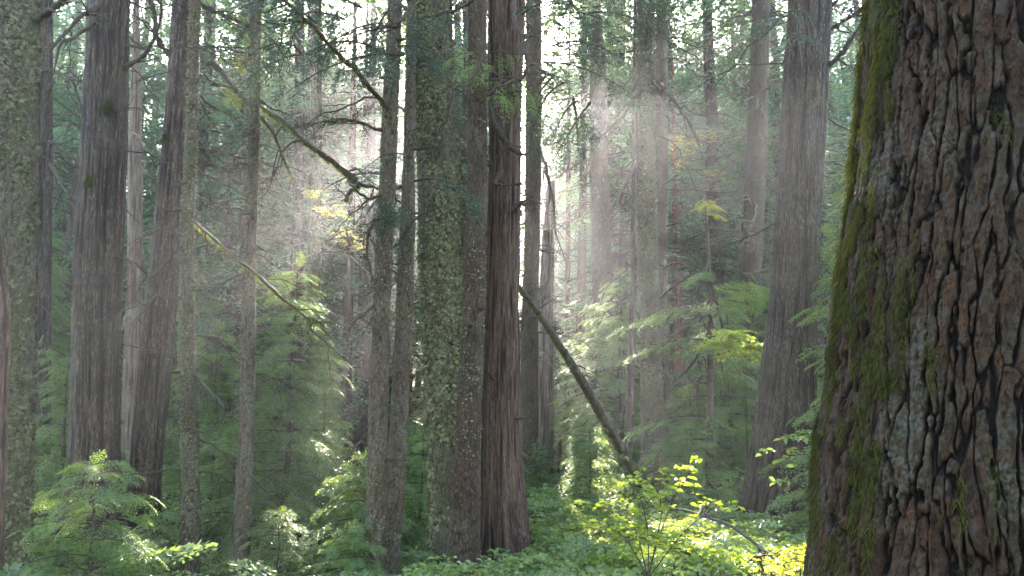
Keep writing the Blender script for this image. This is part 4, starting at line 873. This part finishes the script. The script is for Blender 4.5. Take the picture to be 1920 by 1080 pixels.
# the far wood that closes the view: one mass of crowns and trunks
lv = Leaves(); acc = Acc(); rf_ = np.random.default_rng(15); nax = 0; fx = []
while nax < 120:
    d = rf_.uniform(44, 84); x = rf_.uniform(-1.05, 1.0) * d * .85
    if any((x - a_) ** 2 + (d - b_) ** 2 < 2.6 ** 2 for a_, b_ in fx): continue
    z0 = gz1(x, d)
    if in_gap(np.array([x, d, z0]) + np.outer(np.linspace(2, 30, 60), [0, 0, 1.0]), .3).any() and rf_.random() < .5: continue
    fx.append((x, d)); nax += 1; H = rf_.uniform(24, 32) * (1.1 if d > 62 else 1); lean = rf_.normal(0, .02)
    acc.tube(np.array([[x, d, z0 - 1], [x + lean * H * .5, d, z0 + H * .5], [x + lean * H, d, z0 + H]]), [.32, .2, .04], 8)
    for i in range(180):
        f = rf_.random() ** 1.0; az = rf_.uniform(0, 6.28); rr_ = (3.6 * (1 - f) ** .5 + .3) * rf_.uniform(.25, 1)
        p = np.array([x + lean * H * f + math.cos(az) * rr_ * .5, d + math.sin(az) * rr_ * .5, z0 + 1 + H * f - rr_ * .15])
        lv.add(p, [math.cos(az), math.sin(az), -rf_.uniform(.1, .7)], [rf_.normal(0, .3), rf_.normal(0, .3), 1], rf_.uniform(1.2, 2.1), float(rf_.random()))
o = crown_mesh("distant_forest", lv, SP_XLO, None, M_FAR, acc, 15, gaps=(0, 0, 0), gx=.30); o["kind"] = "stuff"
# the same wood closes in behind the viewer
lv = Leaves(); acc = Acc()
for i_ in range(90):
    a_ = rf_.uniform(R(172), R(368)); rd_ = rf_.uniform(11, 42); x, d = rd_ * math.cos(a_), rd_ * math.sin(a_); z0 = gz1(x, d); H = rf_.uniform(22, 30)
    acc.tube(np.array([[x, d, z0 - 1], [x, d, z0 + H * .5], [x, d, z0 + H]]), [.3, .2, .04], 8)
    for i in range(80):
        f = .12 + .88 * rf_.random(); az = rf_.uniform(0, 6.28); rr_ = (3.2 * (1 - f) ** .6 + .3) * rf_.uniform(.25, 1)
        lv.add(np.array([x + math.cos(az) * rr_ * .5, d + math.sin(az) * rr_ * .5, z0 + H * f]), [math.cos(az), math.sin(az), -rf_.uniform(.1, .7)], [rf_.normal(0, .3), rf_.normal(0, .3), 1], rf_.uniform(1.2, 2.0), float(rf_.random()))
o = crown_mesh("surrounding_forest", lv, SP_XLO, None, M_FAR, acc, 16); o["kind"] = "stuff"
tries = 0
while len(bgp) < 215 and tries < 6000:
    tries += 1; d = 16 + 62 * rng.random() ** 1.25; px = rng.uniform(-450, 2100) if d < 35 else rng.uniform(-200, 2000)
    x, y, z = on_ground(px, d)
    if abs(x - y * math.tan(SUN_AZ)) < 14: continue
    if any((x - a_) ** 2 + (y - b_) ** 2 < (2.1 + .02 * d) ** 2 for a_, b_ in bgp): continue
    bgp.append((x, y)); put_bg(int(rng.integers(0, 4)), px, d, rng.uniform(.8, 1.2), lab_of('conifer', px, d), G3)
# crowns of the near trees, high above the picture
for k_, (nm, z0_, n_, L_0) in enumerate((('C', 9, 40, 2.6), ('D', 9, 36, 2.4), ('J', 7.5, 40, 2.2), ('K', 8.5, 30, 2.0), ('L', 9, 44, 2.6), ('M', 9, 36, 2.2), ('N', 9, 44, 2.8), ('W', 9.5, 44, 3.0), ('S', 10, 44, 2.6), ('O', 10.5, 44, 2.6), ('X', 9, 30, 2.8),
        ('A', 8, 30, 2.2), ('B', 9, 36, 2.4), ('V', 11, 44, 2.6), ('E', 8, 24, 1.6), ('F', 8, 24, 1.6), ('H', 10, 40, 2.4), ('H2', 11, 40, 2.6), ('S2', 11, 36, 2.2), ('Q', 12, 40, 2.4))):
    t_ = tree[nm]; lv = Leaves(); acc = Acc(); rg_ = np.random.default_rng(700 + k_); zt_ = min(24.0, t_.root.location[2] + 23)
    for i in range(n_):
        f = (i + rg_.random()) / n_; z = z0_ + (zt_ - z0_) * f; az = rg_.uniform(0, 2 * math.pi)
        bough(lv, acc, np.array([t_.cx(z), t_.cy(z), z]), az, (L_0 * (1 - f) ** .7 + .3) * rg_.uniform(.7, 1.2), rg_, .2, .4, .95, 1.0, .025, .15, .4, hang=.3)
    crown_mesh("crown", lv, SP_XLO, t_.root, M_FAR, acc, 700 + k_, gaps=(0, 0, 0))

# ------------------------------------------------------------------ broad-leaved shrubs and the ground cover
def leafy(seed, n_st, H, spread_, leaf_l, leaf_w, per, droop_=.3):
    """a small shrub: stems with two-quad folded leaves; returns V, Q, is_stem (unit = metres)"""
    rng = np.random.default_rng(seed); V = []; Q = []; tw = []; n = 0
    for i in range(n_st):
        a = rng.uniform(0, 2 * math.pi); tl = rng.uniform(.2, 1) * spread_; h = H * rng.uniform(.6, 1.1); k = per
        t = np.linspace(0, 1, 7); p = np.stack([np.cos(a) * tl * t ** 1.3, np.sin(a) * tl * t ** 1.3, h * t - droop_ * h * t ** 3], -1)
        sd = np.array([-math.sin(a), math.cos(a), 0]) * .0025
        for j in range(6):
            V.extend([p[j] - sd, p[j] + sd, p[j + 1] + sd * .7, p[j + 1] - sd * .7]); Q.append((n, n + 1, n + 2, n + 3)); tw.append(1); n += 4
        for j in range(k):
            f = .25 + .75 * (j + rng.random()) / k; c = np.array([np.interp(f, t, p[:, q]) for q in range(3)])
            s = 1 if j % 2 else -1; aa = a + s * rng.uniform(.5, 1.4); ld = np.array([math.cos(aa), math.sin(aa), rng.normal(0, .35)]); ld /= np.linalg.norm(ld)
            wv = np.cross(ld, [0, 0, 1]); wv /= np.linalg.norm(wv); up = np.cross(wv, ld); ta = rng.normal(0, .45); wv = wv * math.cos(ta) + up * math.sin(ta); up = np.cross(wv, ld)
            l_ = leaf_l * rng.uniform(.6, 1.2); w_ = leaf_w * l_ / leaf_l; fold = up * w_ * .22
            # two quads folded along the midrib
            b0, m1, tip = c, c + ld * l_ * .55, c + ld * l_ - np.array([0, 0, .12 * l_])
            V.extend([b0, c + ld * l_ * .3 + wv * w_ * .5 + fold, c + ld * l_ * .72 + wv * w_ * .38 + fold, tip]); Q.append((n, n + 1, n + 2, n + 3)); tw.append(0); n += 4
            V.extend([b0, tip, c + ld * l_ * .72 - wv * w_ * .38 + fold, c + ld * l_ * .3 - wv * w_ * .5 + fold]); Q.append((n, n + 1, n + 2, n + 3)); tw.append(0); n += 4
    return np.array(V), np.array(Q), np.array(tw, bool)
def scatter(name, templ, pts, scales, tints, lmat, seed, parent=None):
    lv = Leaves(); rng = np.random.default_rng(seed)
    for p, s, t in zip(pts, scales, tints):
        a = rng.uniform(0, 2 * math.pi); lv.add(p, [math.cos(a), math.sin(a), 0], [rng.normal(0, .15), rng.normal(0, .15), 1], s, t)
    return crown_mesh(name, lv, templ, parent, lmat, None, seed)
GCT = [leafy(i, 5, .26, .22, .055, .03, 9) for i in (501, 502, 503)]; GCF = [leafy(i, 4, .40, .30, .09, .05, 6) for i in (504, 505)]
rng = np.random.default_rng(33)
def patch(n, x0, x1, y0, y1, f=None):
    x = rng.uniform(x0, x1, n); y = y0 + (y1 - y0) * rng.random(n) ** .8
    dn = fbm(x * .7, y * .7, 0 * x, 60, 3); m = dn > -.25 if f is None else f(x, y, dn); x, y = x[m], y[m]
    for t_ in tree.values():               # nothing grows through or right against a trunk
        b_ = t_.root.location; k_ = (x - b_[0]) ** 2 + (y - b_[1]) ** 2 > (float(t_.r(b_[2] + .1)) * 1.5 + .12) ** 2; x, y = x[k_], y[k_]
    return np.stack([x, y, gz(x, y) - .02], -1)
def far_of_trunks(p, rr=.0): return p
pA = patch(3600, -1.2, 5.5, 2.6, 10.0); gA = scatter("ground_cover", GCT, pA, rng.uniform(.6, 1.35, len(pA)), rng.uniform(0, 1, len(pA)), M_GC, 1)
pB = patch(3400, -9, 9, 9.5, 24); gB = scatter("ground_cover", GCF, pB, rng.uniform(.6, 1.3, len(pB)), rng.uniform(0, .8, len(pB)), M_GC, 2)
pC = patch(1300, -6, -1.2, 3.5, 9.5); gC = scatter("ground_cover", GCT, pC, rng.uniform(.6, 1.3, len(pC)), rng.uniform(0, .8, len(pC)), M_GC, 3)
pD = patch(420, -.6, 3.2, 3.2, 9, lambda x, y, dn: dn > .0); gD = scatter("ground_cover", GCT, pD + [0, 0, .03], rng.uniform(.5, .9, len(pD)), rng.uniform(0, 1, len(pD)), M_ORG, 4)
pE = patch(900, .8, 3.0, 3.0, 7, lambda x, y, dn: (dn > -.05)); gE = scatter("ground_cover", GCT, pE + [0, 0, .04], rng.uniform(.6, 1.1, len(pE)), rng.uniform(0, 1, len(pE)), M_YG, 5)
for o in (gA, gB, gC, gD, gE): o["kind"] = "stuff"
# fern-like sprays lying over the ground
lv = Leaves()
pF = patch(2600, -10, 10, 4.5, 22)
for p_ in pF:
    a = rng.uniform(0, 6.28); lv.add(p_ + [0, 0, rng.uniform(.08, .35)], [math.cos(a), math.sin(a), rng.uniform(-.1, .5)], [0, 0, 1], rng.uniform(.25, .6), rng.uniform(0, .8))
o = crown_mesh("ground_cover", lv, SP_MID, None, M_HL, None, 9); o["kind"] = "stuff"
# a shrub traced along its stems
def shrub(name, label, cat, stems, lmat, seed, leaf_l, leaf_w, per, group=None, gap=.06, fmin=.3, tw=.2):
    """stems: lists of (px, py, d); leaves alternate along each"""
    rng = np.random.default_rng(seed); P0 = P(*stems[0][0]); root = thing(name, (P0[0], P0[1], gz1(P0[0], P0[1])), label, cat, group)
    acc = Acc(); V = []; Q = []; n = 0
    def leaf(c, ld, sz):
        nonlocal n
        ld = ld / np.linalg.norm(ld); wv = np.cross(ld, [0, 0, 1]); wv /= np.linalg.norm(wv) + 1e-9; up = np.cross(wv, ld); ta = rng.normal(0, .5)
        wv = wv * math.cos(ta) + up * math.sin(ta); up = np.cross(wv, ld); l_ = sz * rng.uniform(.7, 1.2); w_ = leaf_w * l_ / leaf_l; fo = up * w_ * .2; tip = c + ld * l_ - np.array([0, 0, .15 * l_])
        for s in (1, -1):
            V.extend([c, c + ld * l_ * .32 + wv * s * w_ * .5 + fo, c + ld * l_ * .7 + wv * s * w_ * .4 + fo, tip]); Q.append((n, n + 1, n + 2, n + 3)); n += 4
    for st in stems:
        pts = smooth_path([P(*q) for q in st], 5 * len(st)); L = np.linalg.norm(np.diff(pts, axis=0), axis=1).sum(); acc.tube(pts, np.linspace(.004, .0015, len(pts)), 5)
        for q in range(max(4, int(L * (1 - fmin) / gap))):
            f = rng.uniform(fmin, 1); k = int(f * (len(pts) - 1)); a = rng.uniform(0, 6.28); dr = np.array([math.cos(a), math.sin(a), rng.uniform(-.1, .4)]); ln = tw * rng.uniform(.4, 1.3)
            tp = pts[k] + dr * ln * np.linspace(0, 1, 5)[:, None]; tp[:, 2] -= ln * .25 * np.linspace(0, 1, 5) ** 2; acc.tube(tp, np.linspace(.0025, .001, 5), 4)
            for j in range(per):
                g_ = .15 + .85 * (j + 1) / per; c = np.array([np.interp(g_, np.linspace(0, 1, 5), tp[:, w2]) for w2 in range(3)]); s = 1 if j % 2 else -1
                aa = a + s * rng.uniform(.5, 1.2) * (j < per - 1); leaf(c, np.array([math.cos(aa), math.sin(aa), rng.normal(.0, .3)]), leaf_l)
    V2, Q2 = acc.arrays(); z = np.zeros(len(V2))
    mk("stem", V2, Q2, M_TWIG, root, dict(hgt=z + .6, moss=z - .6), smooth=True)
    V = np.array(V); mk("leaves", V, np.array(Q), lmat, root, dict(tint=np.repeat(rng.random(len(V) // 4), 4)))
    return root
shrub("huckleberry_shrub", "bright yellow-green leafy shrub rising in front of the straight dark trunk's foot", "shrub",
      [[(1215, 1085, 4.6), (1235, 1010, 4.7), (1262, 940, 4.7), (1290, 890, 4.7), (1303, 852, 4.7)], [(1215, 1085, 4.6), (1215, 1000, 4.6), (1200, 930, 4.6), (1185, 905, 4.6)], [(1215, 1085, 4.6), (1180, 1020, 4.5), (1140, 985, 4.5), (1105, 1010, 4.4)],
       [(1215, 1085, 4.6), (1190, 990, 4.6), (1150, 950, 4.6), (1130, 945, 4.6)], [(1215, 1085, 4.6), (1240, 960, 4.7), (1225, 900, 4.7), (1228, 872, 4.7)], [(1215, 1085, 4.6), (1280, 1000, 4.7), (1340, 950, 4.8), (1360, 935, 4.8)]], M_YG, 1, .044, .024, 5, gap=.035, fmin=.2, tw=.17)
shrub("huckleberry_shrub", "sunlit yellow shrub low against the huge near trunk's edge", "shrub",
      [[(1500, 1160, 3.6), (1500, 1060, 3.6), (1480, 1030, 3.6)], [(1500, 1160, 3.6), (1450, 1080, 3.6), (1420, 1050, 3.6)], [(1500, 1160, 3.6), (1530, 1040, 3.5), (1545, 1000, 3.5)], [(1500, 1160, 3.6), (1470, 1060, 3.7), (1440, 1030, 3.7)], [(1500, 1160, 3.6), (1520, 1080, 3.4), (1500, 1050, 3.4)], [(1470, 1160, 3.4), (1440, 1100, 3.4), (1400, 1075, 3.4)]], M_YEL, 2, .034, .020, 5, gap=.02, tw=.13)
shrub("vine_maple", "small leafy maple with green drooping leaves before the large fluted cedar", "shrub",
      [[(1580, 960, 6.5), (1540, 880, 6.5), (1490, 840, 6.4), (1450, 850, 6.4)], [(1580, 960, 6.5), (1550, 840, 6.5), (1510, 820, 6.5), (1470, 830, 6.4)], [(1545, 960, 6.5), (1510, 900, 6.5), (1460, 910, 6.3)], [(1545, 960, 6.5), (1540, 830, 6.5), (1530, 800, 6.5)]], M_HL, 3, .075, .035, 5, gap=.11)
def at_g(px, d): return (px, 720 + (CAM[2] - gz1(P(px, 720, d)[0], d)) / d * F, d)
shrub("vine_maple", "vine maple with a bright lime patch of leaves beside the thin young tree", "shrub",
      [[at_g(1405, 10.6), (1400, 780, 10.6), (1385, 690, 10.6), (1350, 635, 10.6)], [at_g(1405, 10.6), (1400, 740, 10.6), (1400, 660, 10.6), (1420, 650, 10.6)], [at_g(1405, 10.6), (1395, 700, 10.6), (1380, 640, 10.6), (1375, 622, 10.6)], [at_g(1405, 10.6), (1390, 720, 10.6), (1350, 660, 10.6), (1340, 645, 10.6)]], M_LIME, 4, .08, .05, 8, gap=.018, fmin=.80, tw=.32)
shrub("vine_maple", "thin maple with orange autumn leaves up beside the leaning cedar's mossy limb end", "shrub",
      [[at_g(640, 14), (650, 700, 14), (640, 480, 14), (600, 380, 14), (565, 355, 14)], [at_g(640, 14), (652, 680, 14), (650, 500, 14), (660, 420, 14)], [at_g(640, 14), (645, 600, 14), (630, 430, 14), (620, 390, 14)]], M_ORG, 5, .075, .045, 6, gap=.07, fmin=.84, tw=.28)
shrub("vine_maple", "tall thin maple with pale orange leaves between the straight dark trunk and the bristling one", "shrub",
      [[at_g(1325, 19), (1310, 600, 19), (1300, 400, 19), (1310, 300, 19), (1330, 240, 19)], [at_g(1325, 19), (1312, 580, 19), (1295, 400, 19), (1270, 330, 19), (1265, 250, 19)], [at_g(1325, 19), (1320, 600, 19), (1330, 400, 19), (1350, 310, 19)]], M_ORG, 6, .11, .06, 6, gap=.09, fmin=.80, tw=.4)
shrub("vine_maple", "yellow-leaved sapling behind the tall young hemlock with drooping fronds", "shrub",
      [[at_g(610, 15), (612, 880, 15), (600, 850, 15), (560, 835, 15)], [at_g(610, 15), (615, 860, 15), (640, 840, 15)]], M_YG, 7, .08, .05, 6, gap=.05, fmin=.5, tw=.3)
shrub("huckleberry_shrub", "pale green sprig of leaves before the dark wedged trunk's foot", "shrub",
      [[(850, 1150, 5.6), (870, 1075, 5.6), (875, 1045, 5.6)], [(850, 1150, 5.6), (830, 1085, 5.6), (800, 1060, 5.6)], [(850, 1150, 5.6), (880, 1080, 5.6), (905, 1060, 5.6)]], M_GC, 8, .06, .03, 5, gap=.04)
shrub("huckleberry_shrub", "fresh green low shrub spreading in front of the thick reddish cedar's foot", "shrub",
      [[(950, 1150, 5.4), (960, 1070, 5.4), (930, 1040, 5.4)], [(950, 1150, 5.4), (1000, 1060, 5.4), (1030, 1060, 5.4)], [(950, 1150, 5.4), (970, 1080, 5.4), (985, 1045, 5.4)], [(950, 1150, 5.4), (920, 1080, 5.4), (912, 1055, 5.4)]], M_GC, 9, .06, .03, 5, gap=.03)

# fallen twigs and leaves on the floor
rng = np.random.default_rng(8); acc = Acc()
for i in range(700):
    x = rng.uniform(-8, 8); y = rng.uniform(3, 20); a = rng.uniform(0, 6.28); L = rng.uniform(.1, .7); t = np.linspace(-.5, .5, 4)
    xx = x + np.cos(a) * L * t; yy = y + np.sin(a) * L * t; acc.tube(np.stack([xx, yy, gz(xx, yy) + .015 + rng.uniform(0, .03, 4)], -1), np.full(4, rng.uniform(.003, .010)), 4)
o = acc_obj("twig_litter", acc, M_TWIG, None); o["kind"] = "stuff"

# ------------------------------------------------------------------ the misty air
import bmesh
bm = bmesh.new(); bmesh.ops.create_cube(bm, size=1.0)
x0, x1, y0, y1, z0, z1 = -270, 275, -90, 310, float(Z.min()) - 1.0, 46.0
for v in bm.verts: v.co = ((x0 + x1) / 2 + v.co.x * (x1 - x0), (y0 + y1) / 2 + v.co.y * (y1 - y0), (z0 + z1) / 2 + v.co.z * (z1 - z0))
me = bpy.data.meshes.new("haze"); bm.to_mesh(me); bm.free(); hz = bpy.data.objects.new("haze", me); COL.objects.link(hz); hz["kind"] = "stuff"
hm = bpy.data.materials.new("haze"); hm.use_nodes = True; hm.node_tree.nodes.clear()
vo = hm.node_tree.nodes.new("ShaderNodeVolumePrincipled"); vo.inputs["Color"].default_value = (0.97, 0.97, 1.0, 1); vo.inputs["Density"].default_value = 0.0016; vo.inputs["Anisotropy"].default_value = 0.7
ho = hm.node_tree.nodes.new("ShaderNodeOutputMaterial"); hm.node_tree.links.new(vo.outputs[0], ho.inputs["Volume"]); me.materials.append(hm)
